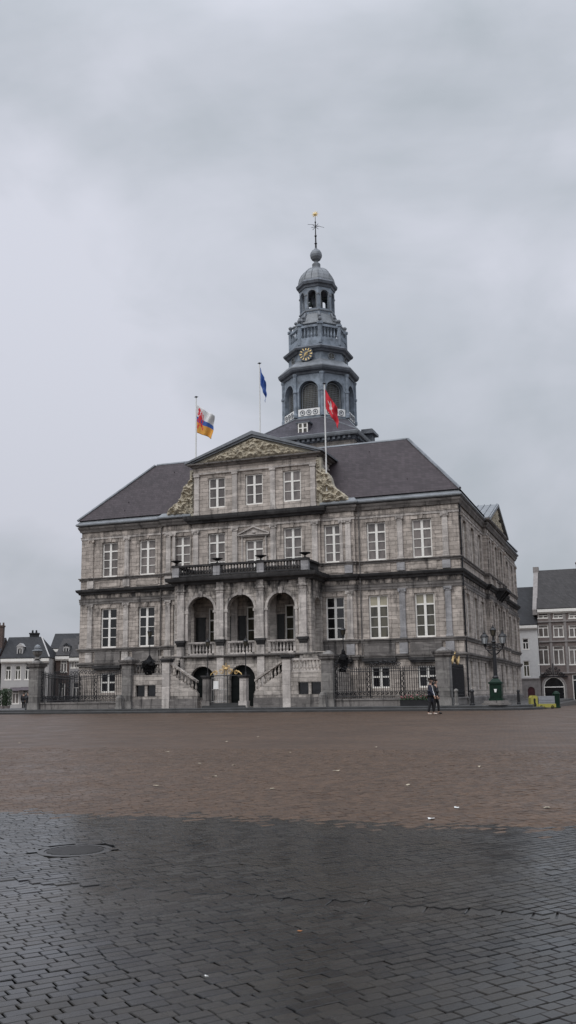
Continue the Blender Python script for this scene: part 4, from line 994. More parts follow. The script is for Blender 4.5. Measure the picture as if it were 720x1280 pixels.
# ------------------------------------------------------------------ gate piers, railings, lanterns
PIER = stone('pier_stone', (.235, .225, .21), (.18, .17, .162), CRUST, bw=2.0, bh=.55, mort=.008, stain=.55, bands=((2.9, 3.8, .6), (0, .9, .6)), bump=.012)
def pier(x, y, w_, label, urn=False):
    o = empty('gate_pier', label, 'gate pier', (x, y, .3), 0, 'stone piers along the forecourt')
    h = w_/2; m = MB(); m.box(-h-.06, h+.06, -h-.06, h+.06, 0, .5); m.box(-h, h, -h, h, .5, 3.05); m.build('shaft', PIER, o)
    m = MB(); m.box(-h-.05, h+.05, -h-.05, h+.05, 3.05, 3.13); m.box(-h-.14, h+.14, -h-.14, h+.14, 3.13, 3.30); m.hexa([(-h-.2, -h-.2, 3.30), (h+.2, -h-.2, 3.30), (h+.2, h+.2, 3.30), (-h-.2, h+.2, 3.30), (-h-.2, -h-.2, 3.42), (h+.2, -h-.2, 3.42), (h+.2, h+.2, 3.42), (-h-.2, h+.2, 3.42)])
    m.build('cap', MIDG, o)
    m = MB(); m.lathe([(h*1.1, 3.42), (h*.95, 3.50), (h*.5, 3.62), (.1, 3.68)], 0, 0, 12); m.build('cap_cushion', PIER, o)
    return o
pier(.2, FY, .80, 'stone gate pier at the far left end of the railings, topped by an urn')
pier(7.95, FY, .74, 'stone pier between the left railings and the left terrace')
pier(22.95, FY, .80, 'stone pier between the right terrace and the right railings')
pier(30.62, FY, .88, 'tall stone pier at the right corner of the forecourt, behind the walkers')
u = empty('stone_urn', 'pale stone urn with a pierced body on the far left gate pier', 'urn', (.2, FY, 3.97))
m = MB(); m.lathe([(.28, 0), (.28, .08), (.14, .14), (.12, .2), (.30, .36), (.36, .52), (.34, .6)], 0, 0, 14); m.build('body', PIER, u)
m = MB(); m.lathe([(.40, .6), (.40, .66), (.24, .72), (.26, .86), (.20, 1.0), (.05, 1.1)], 0, 0, 14); m.build('lid', LEADL, u)
# small gate piers in the middle, with lanterns
for x, lb in ((14.1, 'short dark stone pier left of the middle gate'), (16.87, 'short pale stone pier right of the middle gate')):
    o = empty('gate_pier', lb, 'gate pier', (x, FY, .3), 0, 'stone piers along the forecourt')
    m = MB(); m.box(-.3, .3, -.3, .3, 0, .45); m.box(-.24, .24, -.24, .24, .45, 2.0); m.build('shaft', MIDG if x < 15 else PALE, o)
    m = MB(); m.box(-.3, .3, -.3, .3, 2.0, 2.1); m.box(-.34, .34, -.34, .34, 2.1, 2.2); m.build('cap', LEDGE, o)
def lantern_head(o, x, y, z, s=1.0, mat=IRON):
    m = MB(); g = MB()
    m.lathe([(.06*s, z-.18*s), (.10*s, z-.04*s), (.14*s, z)], x, y, 6)
    for k in range(6):
        a = k*math.pi/3; m.tube([(x+.14*s*math.cos(a), y+.14*s*math.sin(a), z), (x+.24*s*math.cos(a), y+.24*s*math.sin(a), z+.42*s)], .015*s, 4)
    m.lathe([(.27*s, z+.42*s), (.27*s, z+.45*s), (.16*s, z+.58*s), (.10*s, z+.62*s), (.10*s, z+.68*s), (.04*s, z+.72*s), (.03*s, z+.84*s), (0.0, z+.88*s)], x, y, 6)
    h = m.build('lantern', mat, o)
    g.lathe([(.13*s, z+.01*s), (.225*s, z+.415*s)], x, y, 6); g.build('lantern_glass', GLAMP if s > .95 else GDIM, h)
    return h
SOOT = plain('sooty_iron', (0.010, 0.010, 0.011), 0.85, 0.5, spec=.15, scale=9)
def lamp_post(x, y, z0, z1, label, s=1.0, basket=0.0, group='lanterns on thin iron posts', reach=1.0):
    o = empty('iron_lantern', label, 'lantern', (x, y, z0), 0, group); H = z1-z0
    m = MB(); m.tube([(0, 0, 0), (0, 0, H-.6*s)], .035, 6)
    m.lathe([(.09, 0), (.07, .12), (.04, .2)], 0, 0, 8); m.build('post', IRON, o)
    if basket:
        m = MB(); n = 20
        for k in range(n):
            a = 2*math.pi*k/n; ca, sa = math.cos(a), math.sin(a)
            m.tube([(ca*r*basket, sa*r*basket*.7, z) for r, z in ((.35, -1.0), (.55, -.85), (.80, -.6), (1.0, -.25), (1.02, -.1), (.55, .06), (.15, .35))], .03, 4)
            m.tube([(ca*basket*.6+.12*basket*math.cos(t), sa*.4*basket, -.45+.12*math.sin(t)) for t in [i*.7 for i in range(10)]], .018, 4)
        for r, z in ((1.02, -.1), (1.0, -.25), (.8, -.6), (.55, -.85)): m.tube([(math.cos(t*math.pi/8)*r*basket, math.sin(t*math.pi/8)*r*basket*.7, z) for t in range(17)], .03, 4)
        pf = [(.17, -.98*reach), (.26*basket, -.80*reach), (.42*basket, -.55), (.66*basket, -.36), (.90*basket, -.24), (.92*basket, -.14), (.80*basket, .0), (.56*basket, .10), (.36*basket, .16), (.14, .24), (.10, .36), (.04, .5)]
        b0 = len(m.v); m.lathe(pf, 0, 0, 22)
        for i_ in range(b0, len(m.v)):      # beaten leafwork, not a smooth bowl
            vx = Vector(m.v[i_]); d_ = 1+.30*noise.noise(vx*5.0+Vector((x, 0, 0))); m.v[i_] = (vx.x*d_, vx.y*d_, vx.z+.10*noise.noise(vx*7.0))
        for k in range(14):
            a = 2*math.pi*k/14+.1; rr_ = basket*random.uniform(.8, 1.05); c0 = Vector((math.cos(a)*rr_, math.sin(a)*rr_*.8, random.uniform(-.5, .1)))
            m.tube([c0+Vector((.12*math.cos(t)*(1-t/9), 0, .12*math.sin(t)*(1-t/9))) for t in [j*.6 for j in range(12)]], .022, 4)
        m.build('scroll_basket', SOOT, o)
    lantern_head(o, 0, 0, H-.62*s, s)
    return o
lamp_post(14.15, FY, 2.5, 4.95, 'small iron lantern on the dark short pier left of the middle gate', .72)
lamp_post(17.0, FY, 2.5, 4.9, 'small iron lantern on the pale short pier right of the middle gate', .72)
lamp_post(9.55, FY+.1, 3.55, 5.85, 'iron lantern over a dark scrollwork basket on the left terrace', .8, .55)
lamp_post(23.95, FY+.15, 3.55, 5.45, 'iron lantern over a dark scrollwork basket at the left end of the right railings', .8, .30)

def railing(p0, p1, topf, label, zb=.82, group='wrought iron railings of the forecourt', gold=False, base=True):
    p0 = Vector(p0); p1 = Vector(p1); d = p1-p0; Ln = d.length; o = empty('iron_railing', label, 'railing', (p0.x, p0.y, .3), math.atan2(d.y, d.x), group)
    m = MB()
    if base: m.box(0, Ln, -.2, .2, 0, .40); m.box(-.0, Ln, -.26, .26, .40, .50); m.build('stone_base', MIDG, o)
    m = MB(); n = int(Ln/.145); z0 = zb-.3
    for k in range(n+1):
        t = k/n; x = t*Ln; zt = topf(t)-.3; m.tube([(x, 0, z0-.05), (x, 0, zt)], .021, 4)
        m.lathe([(.035, 0), (.0, .12)], x, 0, 4, z=zt)
        if k < n: m.tube([(x+.07, 0, z0), (x+.07, 0, z0+.42)], .012, 4)
    for off in (0.0, -.16):
        m.tube([(Ln*i/24, 0, topf(i/24)-.3-.05+off) for i in range(25)], .022, 5)
    m.tube([(0, 0, z0+.12), (Ln, 0, z0+.12)], .024, 5); m.tube([(0, 0, z0+.44), (Ln, 0, z0+.44)], .018, 5)
    m.build('bars', IRON, o)
    m = MB()
    for xs_ in [i*Ln/round(Ln/2.4) for i in range(round(Ln/2.4)+1)]:
        t = min(1, max(0, xs_/Ln)); zt = topf(t)-.3
        for off in (-.13, .13): m.tube([(xs_+off, 0, z0), (xs_+off, 0, zt)], .024, 4)
        for j in range(5):
            zc = z0+.25+j*(zt-z0-.3)/5
            m.tube([(xs_+.09*math.cos(a), 0, zc+.15*math.sin(a)) for a in [i*.62 for i in range(11)]], .022, 4)
    for j in range(int(Ln/.3)):
        x = .15+j*.3; m.tube([(x+.12*math.cos(a)*(1-a/9), 0, z0+.28+.12*math.sin(a)*(1-a/9)) for a in [i*.6 for i in range(13)]], .024, 4)
    m.build('scrollwork', IRON, o)
    m = MB()
    for j in range(7):
        t = .5+(j-3)*.045; x = t*Ln; zt = topf(t)-.3; m.tube([(x+.16*math.cos(a)*(1-a/10), 0, zt+.2+.16*math.sin(a)*(1-a/10)+.12*(3-abs(j-3))/3) for a in [i*.6 for i in range(14)]], .028, 4)
    m.build('cresting', IRON, o)
    return o
dip = lambda t: 2.66+.42*abs(2*t-1)**2.2
railing((.65, FY), (7.55, FY), dip, 'black iron railings between the far left pier and the left terrace')
railing((23.4, FY), (30.15, FY), lambda t: 2.74+.5*max(0, 1-t*5)**1.6, 'long black iron railings right of the arcade, before the ground floor windows')
railing((.2, -.1), (.2, FY+.45), lambda t: 2.75+.25*abs(2*t-1)**2, 'black iron railings running back from the urn pier to the left building corner')
railing((30.72, FY+.45), (30.85, -.15), lambda t: 2.9, 'black iron gate railings behind the right corner pier, under gilded swags')
# gilded swags over the right side gate
o = empty('gilded_swag', 'pair of gilded metal swags above the side gate by the right corner pier', 'ornament', (30.79, -3.0, 3.15))
for s, yy in ((-1, -1.1), (1, 1.0)):
    m = MB(); m.M = Matrix.Identity(4)
    m.tube([(.03*i*0, yy+(-.85+1.7*i/12), .42-.55*math.sin(math.pi*i/12)) for i in range(13)], .09, 6, rr=[.03+.08*math.sin(math.pi*i/12) for i in range(13)])
    m.tube([(0, yy-.85+.0, .42), (0, yy-.7, .62), (0, yy-.5, .5)], .04, 5); m.tube([(0, yy+.85, .42), (0, yy+.95, .2), (0, yy+.8, .05)], .04, 5)
    m.build('swag', GOLD, o)
m = MB(); m.tube([(0, -2.5, .45), (0, 2.4, .45)], .04, 5); m.build('bar', IRON, o)
# middle gate
g = empty('entrance_gate', 'half open black and grey iron gate with a gilded crest below the arcade', 'gate', (14.38, FY, .62))
m = MB()
for k in range(9): x = .08+k*.14; m.tube([(x, 0, 0), (x, 0, 1.75)], .02, 4)
for z in (.1, .9, 1.7): m.tube([(.04, 0, z), (1.26, 0, z)], .025, 4)
m.build('gate_leaf', plain('pale_gate_paint', (.30, .29, .28), .5, .2), g)
m = MB()
for k in range(9): t = k/8; m.tube([(2.25-.35*t, .1+1.1*t, 0), (2.25-.35*t, .1+1.1*t, 1.75)], .03, 4)
for z in (.1, .9, 1.7): m.tube([(2.25, .1, z), (1.9, 1.2, z)], .03, 4)
m.build('gate_leaf', IRON, g)
m = MB(); m.tube([(1.3*0+0, 0, 1.85), (2.3, 0, 1.85)], .035, 5); m.tube([(1.28, 0, 0), (1.28, 0, 1.85)], .045, 5); m.build('gate_frame', IRON, g)
m = MB()
def spiral(m, x, z, r, s, th, turns=2.2):
    m.tube([(x+s*r*(1-a/(turns*7.5))*math.cos(a), -.02, z+r*(1-a/(turns*7.5))*math.sin(a)) for a in [i*.45 for i in range(int(turns*14/1.0*.9))]], th, 4)
for s in (-1, 1):
    spiral(m, 1.15+s*.32, 2.12, .20, s, .022); spiral(m, 1.15+s*.76, 2.05, .16, s, .022); spiral(m, 1.15+s*.18, 2.42, .12, s, .02)
    m.tube([(1.15+s*.9, 0, 2.15), (1.15+s*1.12, 0, 1.98), (1.15+s*1.2, 0, 1.8)], .04, 5)
m.lathe([(0, -.14), (.12, -.06), (.15, 0), (.12, .08), (0, .16)], 1.15, 0, 8, z=2.3); m.tube([(1.15, 0, 1.9), (1.15, 0, 2.72)], .03, 5)
m.build('gilded_crest', GOLD, g)
s_ = MB(); s_.box(.22, .60, -.06, -.04, .95, 1.50); s_.build('notice_board', TWHITE, g)

# ------------------------------------------------------------------ street furniture
lp = empty('lamp_standard', 'tall dark green lamp standard with three lanterns on a stepped pedestal by the right flank', 'street lamp', (33.85, -6.05, .3))
m = MB(); m.lathe([(.95, 0), (.95, .14), (.80, .14), (.80, .28)], 0, 0, 8, O); m.build('step', MIDG, lp)
m = MB(); m.box(-.42, .42, -.42, .42, .28, .42); m.box(-.36, .36, -.36, .36, .42, 1.30); m.box(-.42, .42, -.42, .42, 1.30, 1.40)
m.hexa([(-.36, -.36, 1.40), (.36, -.36, 1.40), (.36, .36, 1.40), (-.36, .36, 1.40), (-.17, -.17, 1.62), (.17, -.17, 1.62), (.17, .17, 1.62), (-.17, .17, 1.62)])
for sx_ in (-1, 1):
    m.box(sx_*.22-.08, sx_*.22+.08, -.38, -.361, .5, 1.2)
pb = m.build('pedestal', GREEN, lp)
m = MB(); m.hexa([(-.05, -.40, .78), (.05, -.40, .78), (.05, -.362, .78), (-.05, -.362, .78), (-.09, -.40, .98), (.09, -.40, .98), (.09, -.362, .98), (-.09, -.362, .98)]); m.build('shield', TWHITE, pb)
m = MB(); m.lathe([(.17, 1.6), (.20, 1.7), (.13, 1.8), (.12, 2.6), (.10, 3.5), (.14, 3.55), (.10, 3.62), (.09, 3.8), (.16, 3.88), (.08, 3.98), (.05, 4.5)], 0, 0, 12); m.build('column', IRON, lp)
m = MB()
for s in (-1, 1):
    m.tube([(0, 0, 3.45), (s*.25, 0, 3.35), (s*.5, 0, 3.45), (s*.56, 0, 3.68)], .04, 6)
    m.tube([(s*.34+.13*math.cos(a), 0, 3.62+.13*math.sin(a)) for a in [i*.6 for i in range(11)]], .022, 5); m.tube([(s*.05, 0, 3.75), (s*.4, 0, 3.78)], .03, 5)
    m.tube([(s*.12, 0, 3.1), (s*.3, 0, 3.25), (s*.42, 0, 3.4)], .04, 5)
m.build('arm', IRON, lp)
for (x, z) in ((-.56, 3.78), (.56, 3.78), (0, 4.28)): lantern_head(lp, x, 0, z, 1.0 if x else .8)

def bollard(x, y, z, h, mat, label, r=.09):
    m = MB(); m.lathe([(r*1.3, 0), (r*1.3, .08), (r, .12), (r*.9, h*.8), (r*1.2, h*.82), (r*1.2, h*.88), (r*.9, h*.95), (0, h)], 0, 0, 10)
    o = m.build('bollard', mat, smooth=False); o.location = (x, y, z); tag(o, label, 'bollard', 'bollards around the town hall'); return o
bollard(32.38, -6.3, .3, 1.0, IRON, 'black bollard between the right building corner and the green lamp standard', .12)
bollard(31.42, -6.45, .3, 1.05, PIER, 'grey stone bollard just right of the tall corner pier', .12)
bollard(34.9, -3.6, .3, .95, IRON, 'black bollard right of the green lamp standard')
bollard(-.35, -6.35, .3, 1.0, IRON, 'black bollard left of the urn pier')
for x, lb in ((7.62, 'small stone guard block at the foot of the left terrace pier'), (22.72, 'small stone guard block at the foot of the right terrace pier')):
    m = MB(); m.box(-.22, .22, -.2, .2, 0, .75); m.hexa([(-.22, -.2, .75), (.22, -.2, .75), (.22, .2, .75), (-.22, .2, .75), (-.14, -.12, .95), (.14, -.12, .95), (.14, .12, .95), (-.14, .12, .95)]); m.box(-.26, .26, -.24, .24, 0, .15)
    o = m.build('guard_stone', PIER); o.location = (x, FY-.62, .3); tag(o, lb, 'guard stone', 'stone blocks at the terrace piers')
# flower trough in front of railings
ft = empty('flower_trough', 'dark trough of pink flowers in front of the railings beside the walkers', 'flower trough', (28.9, FY-.45, .3))
m = MB(); m.box(-1.05, 1.05, -.16, .16, 0, .38); m.build('trough', IRON, ft)
LEAF = plain('dark_foliage', (.035, .060, .028), .7, .5, scale=12); PINK = plain('pink_petals', (.42, .10, .14), .7, .3, scale=20)
def leaves(n, fx, size, cols=1):
    m = MB()
    for k in range(n):
        p = Vector(fx()); a = Vector((random.gauss(0, 1), random.gauss(0, 1), random.gauss(0, 1))).normalized(); b = a.orthogonal().normalized(); s = size*random.uniform(.6, 1.3)
        m.add([p-a*s, p+b*s*.5, p+a*s, p-b*s*.5], [(0, 1, 2, 3)])
    return m
leaves(700, lambda: (random.uniform(-1.05, 1.05), random.gauss(0, .12), .38+abs(random.gauss(0, .14))), .06).build('foliage', LEAF, ft, recalc=False)
leaves(90, lambda: (random.uniform(-1.0, 1.0), random.gauss(-.08, .1), .5+abs(random.gauss(0, .10))), .05).build('blossoms', PINK, ft, recalc=False)

# grey and yellow trailer at the right
def cam_pt(px, py, d):
    X = (px-360); Yp = 640-py; c_, s_ = math.cos(-ROLL), math.sin(-ROLL); X, Yp = c_*X-s_*Yp, s_*X+c_*Yp
    f = 1186.5; F = f*math.cos(PITCH)-Yp*math.sin(PITCH); Z = f*math.sin(PITCH)+Yp*math.cos(PITCH)
    v = rv*X+hv*F+uz*Z; return Vector((cx, cy, cz))+v*(d/F)
YEL = plain('yellow_paint', (.36, .33, .07), .45, .1); GREYP = plain('grey_panel', (.26, .27, .29), .5, .15)
p = cam_pt(679, 886, 62); rz = YAW
tr = empty('box_trailer', 'low grey box trailer with a yellow skirt and rounded yellow end, parked at the right', 'trailer', (p.x, p.y, 0), rz); tr.scale = (.84, .84, .88)
m = MB(); m.box(-.42, .80, -.45, .45, .36, .90); m.box(-.38, .76, -.47, -.451, .45, .52); m.box(-.38, .76, -.47, -.451, .62, .68); m.build('body', GREYP, tr)
m = MB(); m.box(-.46, .86, -.48, .48, .10, .355); m.build('skirt', YEL, tr)
m = MB(); m.prism([(-.98, .12), (-.47, .12), (-.47, .86), (-.58, .95), (-.86, .95), (-.98, .80)], -.4, .4); en = m.build('end_panel', YEL, tr)
m = MB(); m.prism([(-.80, .16), (-.62, .16), (-.60, .30), (-.66, .50), (-.64, .70), (-.74, .78), (-.80, .66), (-.78, .45)], -.42, -.401); m.build('figure_emblem', IRON, en)
for x in (-.25, .6):
    m = MB(); m.M = Matrix.Translation((x, -.40, .13)) @ Matrix.Rotation(R(90), 4, 'X'); m.lathe([(.05, -.08), (.13, -.08), (.13, .08), (.05, .08)], 0, 0, 14); m.build('wheel', IRON, tr)
p = cam_pt(696.5, 886, 64)
o = empty('litter_bin', 'dark green litter bin right of the yellow and grey trailer', 'litter bin', (p.x, p.y, 0))
m = MB(); m.lathe([(.24, 0), (.24, .1), (.20, .12), (.22, .85)], 0, 0, 12); m.build('body', GREEN, o)
m = MB(); m.lathe([(.24, .85), (.25, .92), (.16, 1.04), (.03, 1.1)], 0, 0, 12); m.build('lid', GREEN, o)

# ------------------------------------------------------------------ people
SKIN = plain('skin', (.42, .26, .19), .6, .1); NAVY = plain('navy_coat', (.016, .020, .038), .8, .3, scale=12); BLK = plain('black_cloth', (.012, .012, .014), .85, .3, scale=12)
DGREY = plain('charcoal_cloth', (.035, .036, .040), .85, .3, scale=12); HAIRD = plain('dark_hair', (.02, .013, .010), .6, .3); SHOEW = plain('pale_shoes', (.5, .42, .36), .6, .1); MAROON = plain('maroon_cloth', (.09, .02, .03), .85, .3); PALEC = plain('pale_cloth', (.42, .41, .40), .85, .15)
def skinned(name, joints, edges, rad, mat, parent, sub=1):
    me = bpy.data.meshes.new(name); me.from_pydata([tuple(j) for j in joints], edges, []); o = bpy.data.objects.new(name, me); C.objects.link(o)
    sk = o.modifiers.new('s', 'SKIN'); 
    for i, r_ in enumerate(rad):
        d = me.skin_vertices[0].data[i]; d.radius = r_ if hasattr(r_, '__len__') else (r_, r_)
    me.skin_vertices[0].data[0].use_root = True
    sb = o.modifiers.new('d', 'SUBSURF'); sb.levels = sub; sb.render_levels = sub
    bpy.context.view_layer.update(); dg = bpy.context.evaluated_depsgraph_get(); new = bpy.data.meshes.new_from_object(o.evaluated_get(dg)); o.modifiers.clear(); o.data = new
    new.materials.clear(); new.materials.append(mat); new.polygons.foreach_set('use_smooth', [True]*len(new.polygons)); o.parent = parent; return o
def person(loc, rz, label, H=1.72, coat=NAVY, trousers=BLK, shoes=BLK, hair=HAIRD, stride=.22, coatlen=.5, armbend=.25, group=None):
    k = H/1.72; P = empty('person', label, 'person', loc, rz, group)
    V = lambda x, y, z: (x*k, y*k, z*k)     # faces -y locally
    s = stride
    J = [V(0, 0, .93), V(0, 0, 1.12), V(0, .0, 1.36), V(0, -.01, 1.46), V(0, -.02, 1.53), V(0, -.03, 1.62), V(0, -.03, 1.70)]
    E = [(0, 1), (1, 2), (2, 3), (3, 4), (4, 5), (5, 6)]; Rd = [(.13, .10), (.12, .09), (.15, .10), (.06, .06), (.052, .055), (.075, .09), (.05, .06)]
    hips = []
    for sg in (-1, 1):
        f = s*sg; b = len(J); J += [V(sg*.09, 0, .88), V(sg*.10, -f*.55-.03, .50), V(sg*.10, -f+.0, .10), V(sg*.11, -f-.0, .045), V(sg*.12, -f-.13, .035)]
        E += [(0, b), (b, b+1), (b+1, b+2), (b+2, b+3), (b+3, b+4)]; Rd += [(.085, .085), .058, .04, .038, (.03, .038)]
        b = len(J); J += [V(sg*.18, 0, 1.38), V(sg*.23, f*.35, 1.12), V(sg*.23, f*.6-armbend*.4, .90), V(sg*.23, f*.6-armbend*.5-.02, .84)]
        E += [(2, b), (b, b+1), (b+1, b+2), (b+2, b+3)]; Rd += [.055, .042, .030, .032]
        h0 = b+3
        for q in range(4):
            b2 = len(J); yy = -.03+q*.018; J += [V(sg*.235, f*.6-armbend*.5-.02+yy, .79), V(sg*.228, f*.6-armbend*.5-.035+yy, .755)]; E += [(h0, b2), (b2, b2+1)]; Rd += [.010, .008]
        b2 = len(J); J += [V(sg*.225, f*.6-armbend*.5-.065, .81), V(sg*.215, f*.6-armbend*.5-.08, .78)]; E += [(h0, b2), (b2, b2+1)]; Rd += [.011, .009]
    Rd = [tuple(a*k for a in r_) if hasattr(r_, '__len__') else r_*k for r_ in Rd]
    body = skinned('body', J, E, Rd, SKIN, P, 1)
    # face details
    m = MB(); m.M = Matrix.Scale(k, 4)
    m.hexa([(-.014, -.155, 1.595), (.014, -.155, 1.595), (.012, -.11, 1.595), (-.012, -.11, 1.595), (-.006, -.125, 1.645), (.006, -.125, 1.645), (.006, -.10, 1.645), (-.006, -.10, 1.645)])
    for sg in (-1, 1): m.lathe([(0, -.03), (.015, -.015), (.018, .01), (0, .03)], sg*.083, -.02, 6, z=1.625)
    m.build('nose_and_ears', SKIN, P)
    # coat
    zc = .93-coatlen*.5
    Jc = [V(0, 0, .98), V(0, 0, 1.12), V(0, .0, 1.36), V(0, -.005, 1.455), V(0, 0, zc)]; Ec = [(0, 1), (1, 2), (2, 3), (0, 4)]; Rc = [(.165, .135), (.155, .12), (.18, .125), (.075, .075), (.19, .16)]
    for sg in (-1, 1):
        f = s*sg; b = len(Jc); Jc += [V(sg*.185, 0, 1.385), V(sg*.24, f*.35, 1.12), V(sg*.235, f*.6-armbend*.38, .91)]; Ec += [(2, b), (b, b+1), (b+1, b+2)]; Rc += [.075, .06, .048]
    skinned('coat', Jc, Ec, [tuple(a*k for a in r_) if hasattr(r_, '__len__') else r_*k for r_ in Rc], coat, P, 1)
    Jt = [V(0, 0, .92)]; Et = []; Rt = [(.15, .115)]
    for sg in (-1, 1):
        f = s*sg; b = len(Jt); Jt += [V(sg*.09, 0, .86), V(sg*.10, -f*.55-.03, .50), V(sg*.10, -f, .11)]; Et += [(0, b), (b, b+1), (b+1, b+2)]; Rt += [.098, .074, .062]
    skinned('trousers', Jt, Et, [tuple(a*k for a in r_) if hasattr(r_, '__len__') else r_*k for r_ in Rt], trousers, P, 1)
    for sg in (-1, 1):
        f = s*sg; skinned('shoe', [V(sg*.105, -f+.04, .05), V(sg*.11, -f-.05, .048), V(sg*.12, -f-.17, .035)], [(0, 1), (1, 2)], [.052*k, .05*k, (.045*k, .034*k)], shoes, P, 1)
    skinned('hair', [V(0, .012, 1.66), V(0, -.005, 1.725), V(0, .035, 1.59)], [(0, 1), (0, 2)], [(.098*k, .10*k), (.07*k, .085*k), (.082*k, .06*k)], hair, P, 1)
    return P
p1 = cam_pt(539, 893, 50.5); person((p1.x, p1.y, .0), YAW+R(80), 'person in a long navy coat and pale shoes walking past the corner pier', 1.84, NAVY, BLK, SHOEW, stride=.13, coatlen=.75)
p2 = cam_pt(545.5, 891, 52); P2 = person((p2.x, p2.y, .0), YAW+R(60), 'person in black carrying a white bag, right of the walker in navy', 1.80, BLK, BLK, BLK, stride=.10, coatlen=.6)
bg = empty('carrier_bag', 'white carrier bag held by the walker in black', 'bag', (p2.x-.08, p2.y-.42, .95), YAW)
m = MB(); m.hexa([(-.10, -.04, 0), (.13, -.04, 0), (.13, .04, 0), (-.10, .04, 0), (-.06, -.02, .42), (.01, -.02, .42), (.01, .02, .42), (-.06, .02, .42)]); m.build('sack', plain('white_plastic', (.72, .74, .78), .4, .05), bg)
m = MB(); m.tube([(-.07, 0, .41), (-.02, 0, .55), (.04, 0, .41)], .01, 5); m.build('handle', TWHITE, bg)
p3 = cam_pt(29, 889, 86); person((p3.x, p3.y, .0), YAW+R(170), 'person in black jacket and grey trousers at far left, farther from the urn pier', 1.70, BLK, DGREY, BLK, stride=.06, coatlen=.2)
p4 = cam_pt(34.5, 889, 85); person((p4.x, p4.y, .0), YAW+R(200), 'person in charcoal jacket and black trousers at far left, nearer the urn pier', 1.76, DGREY, BLK, BLK, stride=.05, coatlen=.3)

# ------------------------------------------------------------------ background houses
def hwin(parent, x, z0, w_, h_, y=0.0, rows=1, tr=.7, pane=None, rz=0, fr=WHITE):
    m = MB(); a = w_/2; t = .09
    m.box(-a, -a+t, -.05, .03, 0, h_); m.box(a-t, a, -.05, .03, 0, h_); m.box(-a+t, a-t, -.05, .03, h_-t, h_); m.box(-a-.06, a+.06, -.14, .03, -.05, t)
    m.box(-.05, .05, -.05, .03, t, h_*tr); m.box(-a+t, a-t, -.055, .03, h_*tr-.04, h_*tr+.04)
    o = m.build('window', fr, parent); o.location = (x, y, z0)
    p = MB(); p.box(-a+.02, a-.02, .0, .02, .02, h_-.02); p.build('pane', pane or GDIM, o); return o
def house(name, label, loc, rz, w_, dep, eave, ridge, wallmat, roofmat, wins, base=-.5, hipr=0.0, hipl=0.0, cornice=True, cormat=WHITE):
    H = empty(name, label, 'house', loc, rz)
    m = MB(); m.wall(0, w_, base, eave, [(x-a/2, x+a/2, z, z+h) for (x, z, a, h, *_) in wins], .18)
    m.add([(0, 0, base), (0, dep, base), (0, dep, eave), (0, 0, eave)], [(0, 1, 2, 3)]); m.add([(w_, 0, base), (w_, dep, base), (w_, dep, eave), (w_, 0, eave)], [(0, 1, 2, 3)])
    m.add([(0, dep, base), (w_, dep, base), (w_, dep, eave), (0, dep, eave)], [(0, 1, 2, 3)])
    if not hipl: m.add([(0, 0, eave), (0, dep, eave), (0, dep/2, ridge)], [(0, 1, 2)])
    if not hipr: m.add([(w_, 0, eave), (w_, dep, eave), (w_, dep/2, ridge)], [(0, 1, 2)])
    m.build('wall', wallmat, H, recalc=False)
    m = MB(); e = .2; d2 = dep/2
    A = [(-.02, -e, eave), (w_+.02, -e, eave), (w_+.02, dep+e, eave), (-.02, dep+e, eave), (hipl, d2, ridge+.1), (w_-hipr, d2, ridge+.1)]
    m.add(A, [(0, 1, 5, 4), (2, 3, 4, 5), (1, 2, 5), (3, 0, 4)] if (hipr or hipl) else [(0, 1, 5, 4), (2, 3, 4, 5)])
    rf = m.build('roof', roofmat, H, recalc=False); md = rf.modifiers.new('t', 'SOLIDIFY'); md.thickness = .1; md.offset = 1
    if cornice:
        m = MB(); m.box(-.03, w_+.03, -.30, -.002, eave-.32, eave-.02); m.box(-.03, w_+.03, -.16, -.002, eave-.46, eave-.32); m.build('cornice', cormat, H)
    for (x, z, a, h, *o_) in wins: hwin(H, x, z, a, h, .12, pane=(o_[0] if o_ else GDIM), tr=(o_[1] if len(o_) > 1 else .68))
    return H
def hchim(H, x, y, z0, z1, w_=.8, mat=None):
    m = MB(); m.box(x-w_/2, x+w_/2, y-.35, y+.35, z0, z1-.15); m.box(x-w_/2-.06, x+w_/2+.06, y-.41, y+.41, z1-.15, z1)
    for s in (-.2, .2): m.lathe([(.11, 0), (.09, .3)], x+s, y, 8, z=z1)
    m.build('chimney', mat or REDB, H)
def hdorm(H, x, y, z, w_=.75, h_=1.2, arched=True, roofmat=SLATED):
    m = MB()
    if arched: m.arcwall(-w_/2, w_/2, 0, h_, -.08, 0, [(0, w_*.32, .18, h_*.6)], 8)
    else: m.prism([(-w_/2, 0), (w_/2, 0), (w_/2, h_*.7), (0, h_*1.05), (-w_/2, h_*.7)], -.06, 0)
    m.box(-w_/2, -w_/2+.06, 0, 1.4, 0, h_*.95); m.box(w_/2-.06, w_/2, 0, 1.4, 0, h_*.95)
    o = m.build('dormer', RENDW, H); o.location = (x, y, z)
    m = MB(); m.prism([(-w_/2-.08, h_*.9), (0, h_*1.2), (w_/2+.08, h_*.9)], -.12, 1.5); m.build('dormer_roof', roofmat if not arched else RENDW, o)
    m = MB(); m.box(-w_*.34, w_*.34, .0 if arched else -.075, .03 if arched else -.061, .15, h_*.85 if arched else h_*.68); m.cur = 1; m.box(-.03, .03, -.03 if arched else -.09, 0 if arched else -.076, .15, h_*.8 if arched else h_*.66)
    m.build('dormer_window', [GDARK, WHITE], o)
D = 100.0; kx = D/1186.5
org = cam_pt(0, 872, D); hz = 872.3
zr = lambda r_, d=D: 1.2+(hz-r_)*d/1186.5
def L_(px): return px*kx*.985-.12
